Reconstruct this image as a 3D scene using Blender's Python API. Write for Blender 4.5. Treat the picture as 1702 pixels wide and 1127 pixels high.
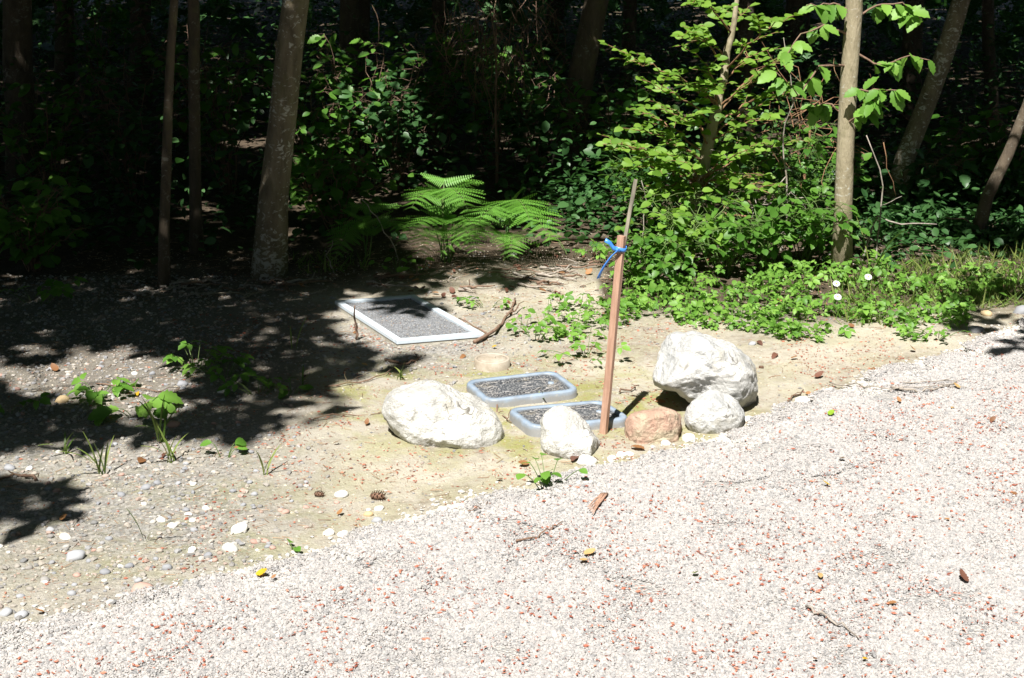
import bpy, math, random
import numpy as np
from mathutils import Vector, Matrix, noise as mnoise

for o in list(bpy.data.objects): bpy.data.objects.remove(o)
scene = bpy.context.scene
R = math.radians
# ------------------------------------------------------------------ camera
PITCH = R(16.1); FPX = 2470.0; CAMH = 1.65
cam = bpy.data.cameras.new('camera'); cam.sensor_width = 36.0; cam.lens = 36*FPX/1702; cam.clip_end = 2000; cam.clip_start = 0.05
cam_o = bpy.data.objects.new('camera', cam); scene.collection.objects.link(cam_o)
cam_o.location = (0, 0, CAMH); cam_o.rotation_euler = (R(90)-PITCH, 0, 0)
scene.camera = cam_o
# ------------------------------------------------------------------ light
ELEV = R(57.0)
SH = Vector((0.297, 0.954)).normalized()          # ground direction in which shadows fall
SUN = Vector((-SH.x*math.cos(ELEV), -SH.y*math.cos(ELEV), math.sin(ELEV)))
world = bpy.data.worlds.new('World'); scene.world = world; world.use_nodes = True
wn = world.node_tree; bg = wn.nodes['Background']
sky = wn.nodes.new('ShaderNodeTexSky'); sky.sky_type = 'NISHITA'; sky.sun_disc = False
sky.sun_elevation = ELEV; sky.sun_rotation = math.atan2(SUN.x, SUN.y)
wn.links.new(sky.outputs[0], bg.inputs[0]); bg.inputs[1].default_value = 0.05
sl = bpy.data.lights.new('sun', 'SUN'); sl.energy = 5.0; sl.angle = R(0.5); sl.color = (1, 0.97, 0.92)
so = bpy.data.objects.new('sun', sl); scene.collection.objects.link(so)
so.rotation_euler = SUN.to_track_quat('Z', 'Y').to_euler(); so.location = SUN*30
vs = scene.view_settings; vs.view_transform = 'Standard'; vs.look = 'None'; vs.gamma = 1; vs.use_curve_mapping = False
vs.exposure = 1.05
scene.render.engine = 'CYCLES'
cy_ = scene.cycles; cy_.max_bounces = 4; cy_.diffuse_bounces = 2; cy_.glossy_bounces = 1; cy_.transmission_bounces = 3; cy_.transparent_max_bounces = 4; cy_.caustics_reflective = False; cy_.caustics_refractive = False

rng = np.random.default_rng(7); random.seed(7)
# ------------------------------------------------------------------ helpers
CP, SP = math.cos(PITCH), math.sin(PITCH)
def ray(px, py):
    a = (px-851)/FPX; b = (563.5-py)/FPX
    return Vector((a, CP+b*SP, -SP+b*CP))
def gp(px, py, z=0.0):                      # photograph pixel -> point on the ground (height z)
    d = ray(px, py); t = (z-CAMH)/d.z
    return Vector((d.x*t, d.y*t, z))
def at(px, py, Y):                          # photograph pixel -> point at distance Y
    d = ray(px, py); t = Y/d.y
    return Vector((d.x*t, Y, CAMH+d.z*t))
def proj(x, y, z):
    zz = z-CAMH
    f = y*CP - zz*SP; u = y*SP + zz*CP
    f = np.where(np.abs(f) < .01, .01, f)
    return 851+FPX*x/f, 563.5-FPX*u/f
def mpp(Y): return Y/FPX/CP                # metres per photo pixel, roughly
def hsh(ix, iy, s):
    v = np.sin(ix*127.1+iy*311.7+s*74.7)*43758.5453
    return v-np.floor(v)
def vn(x, y, s=0):
    x = np.asarray(x, float); y = np.asarray(y, float)
    ix = np.floor(x); iy = np.floor(y); fx = x-ix; fy = y-iy
    fx = fx*fx*(3-2*fx); fy = fy*fy*(3-2*fy)
    a = hsh(ix, iy, s); b = hsh(ix+1, iy, s); c = hsh(ix, iy+1, s); d = hsh(ix+1, iy+1, s)
    return a+(b-a)*fx+(c-a)*fy+(a-b-c+d)*fx*fy
def fbm(x, y, s=0, o=3):
    r = 0; a = .5; t = 0
    for k in range(o):
        r = r+a*vn(x*2**k, y*2**k, s+k*3); t += a; a *= .5
    return r/t
def sstep(a, b, x):
    t = np.clip((x-a)/(b-a), 0, 1); return t*t*(3-2*t)
def inpoly(x, y, poly):
    x = np.asarray(x, float); y = np.asarray(y, float)
    r = np.zeros(np.broadcast(x, y).shape, bool); n = len(poly)
    for i in range(n):
        x0, y0 = poly[i]; x1, y1 = poly[(i+1) % n]
        if y0 == y1: continue
        c = ((y0 > y) != (y1 > y)) & (x < (x1-x0)*(y-y0)/(y1-y0)+x0)
        r ^= c
    return r
# drive edge
_edge_px = [(0,1045),(80,1022),(150,1005),(240,985),(330,962),(430,935),(520,908),(580,880),(640,862),(710,842),(780,826),(850,806),(900,796),(950,778),(1000,762),(1060,752),(1130,737),(1185,722),(1240,702),(1290,682),(1340,660),(1390,640),(1440,622),(1500,603),(1560,588),(1600,574),(1640,548),(1702,535)]
_e = [gp(p[0], p[1], .028) for p in _edge_px]
EX = np.array([-60, -8, -3.0]+[p.x for p in _e]+[4.2, 12, 60]); EY = np.array([2.0, 2.2, 2.6]+[p.y for p in _e]+[7.2, 9.5, 15])
def yedge(x): return np.interp(x, EX, EY)+.05*(vn(x*6, x*0, 5)-.5)+.03*(vn(x*23, x*0, 9)-.5)
def ground_h(x, y):
    x = np.asarray(x, float); y = np.asarray(y, float)
    h = .035*(fbm(x*.9, y*.9, 1)-.5)+.012*(fbm(x*5, y*5, 2)-.5)+.006*(vn(x*22, y*22, 3)-.5)
    fz = sstep(7.0, 8.5, y+.2*np.sin(x*1.3))
    h = h+fz*(.25*(fbm(x*.8, y*.8, 4)-.5)+.03*np.clip(y-7.5, 0, 12))
    mound = sstep(2.3, 2.0, np.abs(x-1.5))*sstep(6.2, 7.2, y)*.03
    return h+mound
def drive_d(x, y): return (yedge(x)-y)*.78
def drive_h(x, y):
    d = drive_d(x, y)
    return .012*(fbm(x*1.2, y*1.2, 11)-.5)+.003*(fbm(np.asarray(x)*7, np.asarray(y)*7, 12)-.5)+.032*sstep(-.02, .12, d)-.012*sstep(.15, .7, d)+.004
def surf(x, y):
    g = ground_h(x, y); d = drive_d(x, y)
    return np.where(d > 0, np.maximum(g*sstep(.25, 0, d), drive_h(x, y)), g)
def sp(px, py, dz=0):                       # point on the real surface seen at that pixel
    p = gp(px, py)
    for _ in range(3):
        z = float(surf(p.x, p.y)); p = gp(px, py, z)
    p.z = z+dz; return p

# ------------------------------------------------------------------ mesh building
class MB:
    def __init__(s): s.v = []; s.f = []; s.r = []; s.n = 0; s.sm = []
    def add(s, v, faces, r=0.5):
        v = np.asarray(v, float).reshape(-1, 3); s.v.append(v)
        for f in faces:
            f = np.asarray(f, int); 
            if f.size: s.f.append(f+s.n)
        s.r.append(np.broadcast_to(np.asarray(r, float), (len(v),)).copy()); s.n += len(v); return s
    def mesh(s, name, mat, smooth=True):
        me = bpy.data.meshes.new(name)
        v = np.concatenate(s.v); tot = sum(len(f) for f in s.f); nl = sum(f.size for f in s.f)
        me.vertices.add(len(v)); me.vertices.foreach_set('co', v.ravel())
        me.loops.add(nl); me.loops.foreach_set('vertex_index', np.concatenate([f.ravel() for f in s.f]))
        me.polygons.add(tot)
        lt = np.concatenate([np.full(len(f), f.shape[1]) for f in s.f]); ls = np.concatenate([[0], np.cumsum(lt)[:-1]])
        me.polygons.foreach_set('loop_start', ls)
        a = me.attributes.new('rnd', 'FLOAT', 'POINT'); a.data.foreach_set('value', np.concatenate(s.r))
        me.update(calc_edges=True); me.validate()
        me.polygons.foreach_set('use_smooth', np.full(len(me.polygons), smooth))
        if mat: me.materials.append(mat)
        return me
COL = scene.collection
def link(name, data, parent=None, loc=None):
    o = bpy.data.objects.new(name, data); COL.objects.link(o)
    if parent is not None: o.parent = parent
    if loc is not None: o.location = loc
    return o
def tag(o, label=None, cat=None, group=None, kind=None):
    if label: o['label'] = label
    if cat: o['category'] = cat
    if group: o['group'] = group
    if kind: o['kind'] = kind
    return o
def thing(name, loc, label, cat, group=None):
    return tag(link(name, None, None, loc), label, cat, group)
def build(mb, name, mat, parent=None, loc=None, smooth=True): return link(name, mb.mesh(name, mat, smooth), parent, loc)
def rel(p, o): return Vector(p)-Vector(o)

def tube(pts, rad, n=6, cap=True, jit=0.0):
    P = np.array([list(p) for p in pts], float); m = len(P); rad = np.broadcast_to(rad, (m,))
    T = np.gradient(P, axis=0); T /= np.linalg.norm(T, axis=1)[:, None]+1e-9
    ref = np.array([0.31, 0.2, .93]) if abs(T[:, 2]).mean() < .8 else np.array([1., .1, 0])
    A = np.cross(T, ref); A /= np.linalg.norm(A, axis=1)[:, None]; B = np.cross(T, A)
    ang = np.linspace(0, 2*np.pi, n, endpoint=False)
    rr = rad[:, None]*(1+jit*(rng.random((m, n))-.5))
    V = P[:, None]+A[:, None]*(np.cos(ang)[None, :]*rr)[..., None]+B[:, None]*(np.sin(ang)[None, :]*rr)[..., None]
    i = np.arange(m-1)[:, None]*n; j = np.arange(n)[None]; k = (j+1) % n
    q = np.stack([(i+j), (i+k), (i+n+k), (i+n+j)], -1).reshape(-1, 4)
    V = V.reshape(-1, 3); fs = [q]
    if cap:
        V = np.concatenate([V, P[:1], P[-1:]])
        a = m*n; fs.append(np.array([[a, (x+1) % n, x] for x in range(n)]+[[a+1, (m-1)*n+x, (m-1)*n+(x+1) % n] for x in range(n)]))
    return V, fs
def curve(p0, p1, sag=(0, 0, 0), n=8, jit=0.0):
    p0, p1, s = np.array(p0, float), np.array(p1, float), np.array(sag, float)
    t = np.linspace(0, 1, n)[:, None]
    L = np.linalg.norm(p1-p0)
    P = p0+(p1-p0)*t+s*4*t*(1-t)
    if jit: P[1:-1] += rng.normal(0, jit*L, (n-2, 3))
    return P
def resample(pts, n, jit=0):
    P = np.array([list(p) for p in pts], float); d = np.r_[0, np.cumsum(np.linalg.norm(np.diff(P, axis=0), axis=1))]
    t = np.linspace(0, d[-1], n); Q = np.stack([np.interp(t, d, P[:, k]) for k in range(3)], 1)
    if jit: Q[1:-1] += rng.normal(0, jit, (n-2, 3))
    return Q
# leaf templates: (verts, faces) length along +Y, width along X, normal +Z
def tpl_simple(w=.55):
    v = np.array([[0,0,0],[-w/2,.45,.05],[0,.5,-.02],[w/2,.45,.05],[0,1,-.08]])
    return v, [np.array([[0,2,1],[0,3,2],[1,2,4],[2,3,4]])]
def tpl_oval(w=.6, curl=.12, teeth=0, seed=0, seg=5):
    r = np.random.default_rng(seed)
    m = seg if not teeth else teeth
    ys = np.linspace(0, 1, m+2)[1:-1]; prof = np.sin(np.pi*ys**.85)**.75*w/2
    v = [[0, 0, 0]]; 
    for k, y in enumerate(ys):
        q = prof[k]*(1+(.16 if (teeth and k % 2) else -.04 if teeth else 0)+r.normal(0, .03))
        z = -curl*y*y; lift = .22*q+r.normal(0, .012)
        v += [[-q, y+(.03 if teeth and k % 2 else 0), z+lift], [0, y, z], [q, y+(.03 if teeth and k % 2 else 0), z+lift+r.normal(0, .01)]]
    v.append([0, 1, -curl]); n = len(v)-1
    t = [[0, 2, 1], [0, 3, 2]]; qd = []
    for k in range(m-1):
        a = 1+3*k; qd += [[a, a+1, a+4, a+3], [a+1, a+2, a+5, a+4]]
    a = 1+3*(m-1); t += [[a, a+1, n], [a+1, a+2, n]]
    return np.array(v, float), [np.array(t), np.array(qd)]
def tpl_lobed(seed=0):                       # three toothed leaflets, bramble-like
    V = []; F = []; n = 0
    for ang, L, w in ((0, 1, .62), (68, .8, .6), (-68, .8, .6)):
        v, f = tpl_oval(w, .18, 5, seed+int(ang)+200); v = v*L
        v = v+np.array([0, .16, 0]); c, s = math.cos(R(ang)), math.sin(R(ang))
        v = np.stack([v[:, 0]*c-v[:, 1]*s, v[:, 0]*s+v[:, 1]*c, v[:, 2]], 1)
        v[:, 1] += .1; V.append(v); F += [x+n for x in f]; n += len(v)
    V = np.concatenate(V); V[:, :2] *= .62
    # short stalk
    V2 = np.array([[-.012, 0, 0], [.012, 0, 0], [.012, .2, 0], [-.012, .2, 0]])
    return np.concatenate([V, V2]), F+[np.array([[n, n+1, n+2, n+3]])]
def leaves(mb, tpl, pos, dirs, nrm, size, rnd=None):
    tv, tf = tpl; N = len(pos)
    if N == 0: return
    D = dirs/np.linalg.norm(dirs, axis=1)[:, None]
    X = np.cross(D, nrm); X /= np.linalg.norm(X, axis=1)[:, None]+1e-9; Z = np.cross(X, D)
    size = np.broadcast_to(size, (N,))
    V = pos[:, None]+size[:, None, None]*(tv[None, :, 0:1]*X[:, None]+tv[None, :, 1:2]*D[:, None]+tv[None, :, 2:3]*Z[:, None])
    off = (np.arange(N)*len(tv))[:, None, None]
    if rnd is None: rnd = rng.random(N)
    mb.add(V.reshape(-1, 3), [(f[None]+off).reshape(-1, f.shape[1]) for f in tf], np.repeat(rnd, len(tv)))
def rand_dirs(N, up=0.0, spread=1.0):
    d = rng.normal(0, 1, (N, 3)); d[:, 2] = d[:, 2]*.45+up
    return d/np.linalg.norm(d, axis=1)[:, None]
def up_normals(N, tilt=.5):
    n = rng.normal(0, tilt, (N, 3)); n[:, 2] = 1; return n
def frame(d, n):
    d = Vector(d).normalized(); x = d.cross(Vector(n)).normalized(); z = x.cross(d)
    return Matrix((x, d, z)).transposed()
def leaf_object(me, parent, p, d, n, s, name='leaf'):
    o = bpy.data.objects.new(name, me); COL.objects.link(o); o.parent = parent
    M = frame(d, n).to_4x4(); M.translation = Vector(p); o.matrix_local = M @ Matrix.Diagonal((s, s, s, 1)); return o
def tpl_mesh(tpl, name, mat, r=.5):
    mb = MB(); mb.add(tpl[0], tpl[1], r); return mb.mesh(name, mat)
# ------------------------------------------------------------------ materials
def mat(name):
    m = bpy.data.materials.new(name); m.use_nodes = True; nt = m.node_tree
    return m, nt, nt.nodes['Principled BSDF']
def nd(nt, t, **k):
    n = nt.nodes.new(t)
    for a, b in k.items(): setattr(n, a, b)
    return n
def coords(nt, obj=True):
    return nd(nt, 'ShaderNodeTexCoord').outputs['Object'] if obj else nd(nt, 'ShaderNodeNewGeometry').outputs['Position']
def noise_tex(nt, co, scale, detail=4, rough=.6, dist=0):
    n = nd(nt, 'ShaderNodeTexNoise'); n.inputs['Scale'].default_value = scale; n.inputs['Detail'].default_value = detail
    n.inputs['Roughness'].default_value = rough; n.inputs['Distortion'].default_value = dist
    nt.links.new(co, n.inputs['Vector']); return n.outputs['Fac']
def vor(nt, co, scale, out='Distance', feat='F1'):
    n = nd(nt, 'ShaderNodeTexVoronoi'); n.feature = feat; n.inputs['Scale'].default_value = scale; nt.links.new(co, n.inputs['Vector']); return n.outputs[out]
def ramp(nt, fac, stops):
    r = nd(nt, 'ShaderNodeValToRGB'); e = r.color_ramp.elements
    while len(e) < len(stops): e.new(.5)
    for x, (p, c) in zip(e, stops): x.position = p; x.color = (*c, 1) if len(c) == 3 else c
    nt.links.new(fac, r.inputs[0]); return r.outputs[0]
def mixc(nt, fac, a, b, mode='MIX'):
    m = nd(nt, 'ShaderNodeMix', data_type='RGBA', blend_type=mode)
    for s, v in ((0, fac), (6, a), (7, b)):
        if hasattr(v, 'node'): nt.links.new(v, m.inputs[s])
        else: m.inputs[s].default_value = v if s == 0 else (*v, 1)
    return m.outputs[2]
def math_(nt, op, a, b=0.0, clamp=False):
    m = nd(nt, 'ShaderNodeMath', operation=op, use_clamp=clamp)
    for i, v in enumerate((a, b)):
        if hasattr(v, 'node'): nt.links.new(v, m.inputs[i])
        else: m.inputs[i].default_value = v
    return m.outputs[0]
def bump(nt, bsdf, h, strength=.5, dist=.01):
    b = nd(nt, 'ShaderNodeBump'); b.inputs['Strength'].default_value = strength; b.inputs['Distance'].default_value = dist
    nt.links.new(h, b.inputs['Height']); nt.links.new(b.outputs[0], bsdf.inputs['Normal'])
def attr(nt, name, t='GEOMETRY', out='Fac'):
    a = nd(nt, 'ShaderNodeAttribute'); a.attribute_name = name; a.attribute_type = t; return a.outputs[out]
def leaf_mat(name, dark, light, trans, tmix=.35, rough=.45):
    m, nt, b = mat(name)
    r = math_(nt, 'FRACT', math_(nt, 'ADD', attr(nt, 'rnd'), math_(nt, 'MULTIPLY', nd(nt, 'ShaderNodeObjectInfo').outputs['Random'], .97)))
    c = mixc(nt, r, dark, light)
    nt.links.new(c, b.inputs['Base Color']); b.inputs['Roughness'].default_value = rough; b.inputs['Specular IOR Level'].default_value = .35
    t = nd(nt, 'ShaderNodeBsdfTranslucent'); nt.links.new(mixc(nt, r, tuple(.7*x for x in trans), trans), t.inputs[0])
    mx = nd(nt, 'ShaderNodeMixShader'); mx.inputs[0].default_value = tmix
    nt.links.new(b.outputs[0], mx.inputs[1]); nt.links.new(t.outputs[0], mx.inputs[2])
    nt.links.new(mx.outputs[0], nt.nodes['Material Output'].inputs[0]); return m
M = {}
M['leaf'] = leaf_mat('leaf_green', (.045,.13,.016), (.115,.25,.035), (.15,.38,.03))
M['leaf_shrub'] = leaf_mat('leaf_yellow_green', (.09,.19,.02), (.19,.33,.045), (.24,.46,.03), .35, .55)
M['leaf_cover'] = leaf_mat('leaf_ground_cover', (.08,.2,.025), (.2,.37,.06), (.2,.44,.05), .34, .5)
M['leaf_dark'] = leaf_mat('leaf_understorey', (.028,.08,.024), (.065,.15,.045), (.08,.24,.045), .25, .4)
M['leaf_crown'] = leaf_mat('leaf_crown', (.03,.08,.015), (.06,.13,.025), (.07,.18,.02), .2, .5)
M['fern'] = leaf_mat('fern_green', (.11,.27,.03), (.16,.36,.06), (.18,.44,.04), .3, .5)
M['grass'] = leaf_mat('grass_green', (.07,.14,.02), (.24,.28,.08), (.18,.30,.05), .3, .5)
M['dry'] = leaf_mat('dry_leaf', (.16,.07,.03), (.36,.18,.07), (.3,.15,.05), .15, .6)
M['dry_pale'] = leaf_mat('pale_dry_leaf', (.42,.27,.11), (.5,.33,.15), (.4,.25,.1), .15, .6)
M['yellow'] = leaf_mat('yellow_leaf', (.48,.28,.02), (.55,.38,.03), (.5,.3,.02), .2, .5)
M['lime'] = leaf_mat('lime_leaf', (.22,.36,.03), (.26,.4,.04), (.25,.4,.03), .2, .5)
M['brown'] = leaf_mat('dark_brown_leaf', (.10,.045,.03), (.16,.07,.045), (.12,.05,.03), .1, .6)

def bark(name, c0, c1, lichen=(.5,.5,.46), amt=.55, sc=1.0):
    m, nt, b = mat(name); co = coords(nt, False)
    mp = nd(nt, 'ShaderNodeMapping'); mp.inputs['Scale'].default_value = (1, 1, .35); nt.links.new(co, mp.inputs[0])
    n1 = noise_tex(nt, mp.outputs[0], 18*sc, 6, .65, .4); c = ramp(nt, n1, [(.3, c0), (.7, c1)])
    mp2 = nd(nt, 'ShaderNodeMapping'); mp2.inputs['Scale'].default_value = (1, 1, 1.5); nt.links.new(co, mp2.inputs[0])
    v = math_(nt, 'ADD', math_(nt, 'MULTIPLY', noise_tex(nt, mp2.outputs[0], 30*sc, 4, .6, 1.2), .7), math_(nt, 'MULTIPLY', noise_tex(nt, co, 5, 2), .3))
    l = ramp(nt, v, [(amt-.03, (0,0,0)), (amt+.03, (.9,.9,.9))]); c = mixc(nt, l, c, lichen)
    mz = ramp(nt, noise_tex(nt, co, 9, 3), [(.55, (0,0,0)), (.7, (.6,.6,.6))]); c = mixc(nt, mz, c, (.13,.12,.05))
    nt.links.new(c, b.inputs['Base Color']); b.inputs['Roughness'].default_value = .85
    bump(nt, b, math_(nt, 'ADD', n1, noise_tex(nt, mp.outputs[0], 90, 3)), .6, .008); return m
M['bark'] = bark('bark_grey_lichen', (.10,.078,.05), (.25,.205,.135), (.5,.485,.43), .565)
M['bark_pale'] = bark('bark_pale_tan', (.20,.165,.10), (.36,.31,.21), (.45,.43,.36), .63)
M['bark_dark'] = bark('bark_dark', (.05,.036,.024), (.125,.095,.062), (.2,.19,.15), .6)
M['twig'] = bark('twig_brown', (.13,.075,.05), (.25,.16,.11), (.3,.26,.22), .66, 3)
M['twig_grey'] = bark('twig_grey', (.2,.17,.14), (.4,.35,.3), (.5,.47,.42), .62, 3)
M['stem'] = leaf_mat('green_stem', (.09,.16,.04), (.14,.2,.06), (.1,.2,.04), .1)
M['stem_red'] = bark('red_brown_stem', (.17,.08,.04), (.3,.17,.09), (.3,.26,.2), .7, 4)

def rock(name, pale, grey, stain, st=.55, fine=30):
    m, nt, b = mat(name); co = coords(nt)
    n1 = noise_tex(nt, co, 5, 8, .62, .6); c = ramp(nt, n1, [(.36, grey), (.58, pale), (.8, tuple(min(1, 1.08*x) for x in pale))])
    s = ramp(nt, noise_tex(nt, co, 9, 5, .6, .8), [(st, (0,0,0)), (st+.18, (.8,.8,.8))]); c = mixc(nt, s, c, stain)
    sk = ramp(nt, noise_tex(nt, co, 85, 4, .7), [(.28, (.6,.6,.6)), (.42, (1,1,1))]); c = mixc(nt, 1.0, c, sk, 'MULTIPLY')
    cr = math_(nt, 'ABSOLUTE', math_(nt, 'SUBTRACT', noise_tex(nt, co, 7, 3, .55, .9), .5)); crm = ramp(nt, cr, [(.0, (.25,.23,.2)), (.012, (1,1,1))]); gate = ramp(nt, noise_tex(nt, co, 6.3, 2), [(.5, (0,0,0)), (.6, (1,1,1))]); c = mixc(nt, gate, c, mixc(nt, 1.0, c, crm, 'MULTIPLY'))
    nt.links.new(c, b.inputs['Base Color']); b.inputs['Roughness'].default_value = .85
    h = math_(nt, 'ADD', math_(nt, 'MULTIPLY', math_(nt, 'ADD', noise_tex(nt, co, fine, 8, .72), math_(nt, 'ABSOLUTE', math_(nt, 'SUBTRACT', noise_tex(nt, co, 11, 5, .6, .5), .5))), 1.0), math_(nt, 'MULTIPLY', vor(nt, co, 12, 'Distance', 'DISTANCE_TO_EDGE'), .0))
    bump(nt, b, h, 1.0, .022); return m
M['rock_white'] = rock('white_granite', (.71,.70,.665), (.43,.42,.39), (.52,.48,.39), .57)
M['rock_grey'] = rock('grey_white_rock', (.70,.69,.66), (.42,.425,.42), (.5,.46,.37), .55)
M['rock_red'] = rock('red_sandstone', (.54,.36,.27), (.42,.26,.19), (.54,.48,.34), .45, 22)

def pebble_mat(name, stops):
    m, nt, b = mat(name)
    r = math_(nt, 'FRACT', math_(nt, 'ADD', attr(nt, 'rnd'), nd(nt, 'ShaderNodeObjectInfo').outputs['Random']))
    c = ramp(nt, r, stops); nt.nodes[-1].color_ramp.interpolation = 'LINEAR'
    nt.links.new(c, b.inputs['Base Color']); b.inputs['Roughness'].default_value = .8; return m
M['gravel'] = pebble_mat('drive_gravel', [(0, (.18,.178,.178)), (.12, (.29,.28,.272)), (.34, (.425,.395,.37)), (.55, (.265,.26,.257)), (.76, (.415,.385,.365)), (.9, (.34,.317,.30)), (1, (.215,.21,.212))])
M['gravel_edge'] = pebble_mat('clean_edge_gravel', [(0, (.33,.32,.30)), (.3, (.47,.45,.415)), (.7, (.53,.50,.455)), (1, (.38,.37,.35))])
M['pebble'] = pebble_mat('mixed_pebbles', [(0, (.15,.15,.15)), (.25, (.26,.24,.215)), (.45, (.33,.29,.235)), (.6, (.21,.215,.23)), (.8, (.40,.375,.335)), (1, (.27,.18,.14))])
M['pebble_white'] = pebble_mat('white_pebble', [(0, (.6,.59,.55)), (1, (.68,.66,.61))])
M['pebble_grey'] = pebble_mat('grey_pebble', [(0, (.22,.225,.24)), (1, (.33,.335,.35))])
M['pebble_tan'] = pebble_mat('tan_pebble', [(0, (.46,.34,.18)), (1, (.5,.38,.22))])
M['pebble_pink'] = pebble_mat('pink_pebble', [(0, (.36,.22,.18)), (1, (.42,.28,.23))])
M['litter'] = pebble_mat('red_catkin_litter', [(0, (.20,.05,.03)), (.5, (.34,.11,.065)), (1, (.44,.19,.12))])

M['crumb'] = pebble_mat('soil_crumb', [(0, (.26,.215,.15)), (.5, (.42,.365,.275)), (1, (.52,.47,.38))])
M['litter_brown'] = pebble_mat('brown_litter', [(0, (.12,.07,.045)), (.5, (.26,.165,.10)), (1, (.36,.26,.17))])
# ground: dirt, moss, grey gravelly patches, forest floor
m, nt, b = mat('dirt_ground'); co = coords(nt, False); M['ground'] = m
n1 = noise_tex(nt, co, 2.2, 6, .6, .3); n2 = noise_tex(nt, co, 26, 6, .7); n3 = noise_tex(nt, co, 140, 4, .7)
c = ramp(nt, n2, [(.3, (.22,.185,.14)), (.5, (.35,.315,.255)), (.72, (.46,.43,.365))])
c = mixc(nt, ramp(nt, n1, [(.4, (0,0,0)), (.65, (.7,.7,.7))]), c, (.53,.49,.40))
mossf = math_(nt, 'MULTIPLY', attr(nt, 'moss'), ramp(nt, math_(nt, 'ADD', noise_tex(nt, co, 5.5, 6, .65, .5), math_(nt, 'MULTIPLY', n2, .25)), [(.55, (0,0,0)), (.74, (.9,.9,.9))]))
c = mixc(nt, mossf, c, mixc(nt, n3, (.19,.19,.05), (.37,.36,.13)))
grey = ramp(nt, vor(nt, co, 95, 'Color'), [(0, (.12,.118,.112)), (.5, (.25,.24,.225)), (1, (.42,.405,.38))])
c = mixc(nt, math_(nt, 'MULTIPLY', attr(nt, 'grey'), ramp(nt, n2, [(.35, (.5,.5,.5)), (.6, (1,1,1))])), c, grey)
lit = ramp(nt, noise_tex(nt, co, 70, 3, .6), [(.62, (0,0,0)), (.68, (.8,.8,.8))])
c = mixc(nt, lit, c, (.28,.15,.09))
c = mixc(nt, attr(nt, 'soil_shade'), c, mixc(nt, n2, (.07,.06,.05), (.24,.21,.17)))  # darker left soil, colour taken deeper still to stand in for shade
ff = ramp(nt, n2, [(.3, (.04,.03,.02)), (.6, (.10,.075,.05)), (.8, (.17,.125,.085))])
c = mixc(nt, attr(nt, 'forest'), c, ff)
nt.links.new(c, b.inputs['Base Color']); b.inputs['Roughness'].default_value = .95; b.inputs['Specular IOR Level'].default_value = .2
bump(nt, b, math_(nt, 'ADD', n2, math_(nt, 'MULTIPLY', n3, .8)), .8, .012)
m, nt, b = mat('drive_bed'); co = coords(nt, False); M['drive'] = m
vc = vor(nt, co, 130, 'Color'); sepc = nd(nt, 'ShaderNodeSeparateColor'); nt.links.new(vc, sepc.inputs[0])
c = ramp(nt, sepc.outputs[0], [(0, (.22,.22,.22)), (.3, (.35,.335,.315)), (.7, (.44,.41,.38)), (1, (.3,.295,.29))])
nt.links.new(c, b.inputs['Base Color']); b.inputs['Roughness'].default_value = .95
bump(nt, b, vor(nt, co, 130), .9, .008)

def simple(name, c0, c1, sc=30, rough=.6, bs=.3, bd=.004, stretch=(1,1,1), metal=0, det=5):
    m, nt, b = mat(name); co = coords(nt); mp = nd(nt, 'ShaderNodeMapping'); mp.inputs['Scale'].default_value = stretch; nt.links.new(co, mp.inputs[0])
    n = noise_tex(nt, mp.outputs[0], sc, det, .65); nt.links.new(ramp(nt, n, [(.3, c0), (.7, c1)]), b.inputs['Base Color'])
    b.inputs['Roughness'].default_value = rough; b.inputs['Metallic'].default_value = metal; bump(nt, b, n, bs, bd); return m
M['wood'] = simple('stake_wood', (.27,.145,.095), (.52,.335,.24), 55, .75, .5, .003, (1, 1, .06))
M['wood_old'] = simple('weathered_lath', (.07,.065,.05), (.34,.30,.235), 30, .8, .5, .003, (1, 1, .08))
M['ribbon'] = simple('blue_ribbon', (.03,.16,.55), (.07,.28,.75), 60, .35, .3, .002)
M['rim'] = simple('blue_grey_plastic', (.17,.225,.30), (.27,.34,.425), 14, .5, .25, .003)
nt = M['rim'].node_tree; b = nt.nodes['Principled BSDF']; col_ = b.inputs['Base Color'].links[0].from_socket
sz_ = nd(nt, 'ShaderNodeSeparateXYZ'); nt.links.new(coords(nt), sz_.inputs[0])
mud = math_(nt, 'ADD', sz_.outputs[2], math_(nt, 'MULTIPLY', noise_tex(nt, coords(nt), 25, 4), .03))
mud = ramp(nt, math_(nt, 'MULTIPLY', mud, 10), [(.30, (.8,.8,.8)), (.48, (0,0,0))]); nt.links.new(mixc(nt, mud, col_, (.2,.185,.16)), b.inputs['Base Color'])
sc_ = ramp(nt, noise_tex(nt, coords(nt), 55, 4, .7), [(.58, (0,0,0)), (.7, (.45,.45,.45))]); nt.links.new(mixc(nt, sc_, b.inputs['Base Color'].links[0].from_socket, (.36,.33,.28)), b.inputs['Base Color'])
M['lid_black'] = None
def grit(name, base, specks, sc=160, th=.6, dirt=(.3,.26,.19), dirt_th=.58):
    m, nt, b = mat(name); co = coords(nt)
    sp_ = ramp(nt, noise_tex(nt, co, sc, 3, .7), [(th-.08, (0,0,0)), (th+.04, (1,1,1))])
    c = mixc(nt, sp_, base, specks)
    d = ramp(nt, noise_tex(nt, co, 14, 6, .7, .4), [(dirt_th, (0,0,0)), (dirt_th+.14, (.85,.85,.85))]); c = mixc(nt, d, c, dirt)
    nt.links.new(c, b.inputs['Base Color']); b.inputs['Roughness'].default_value = .8; bump(nt, b, noise_tex(nt, co, sc, 4, .7), .8, .004); return m
M['lid_black'] = grit('gritty_black_lid', (.045,.05,.058), (.28,.28,.28), 150, .58)
M['mesh_panel'] = grit('grey_grit_panel', (.11,.115,.125), (.27,.275,.285), 190, .53, (.22,.2,.16), .66)
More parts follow.
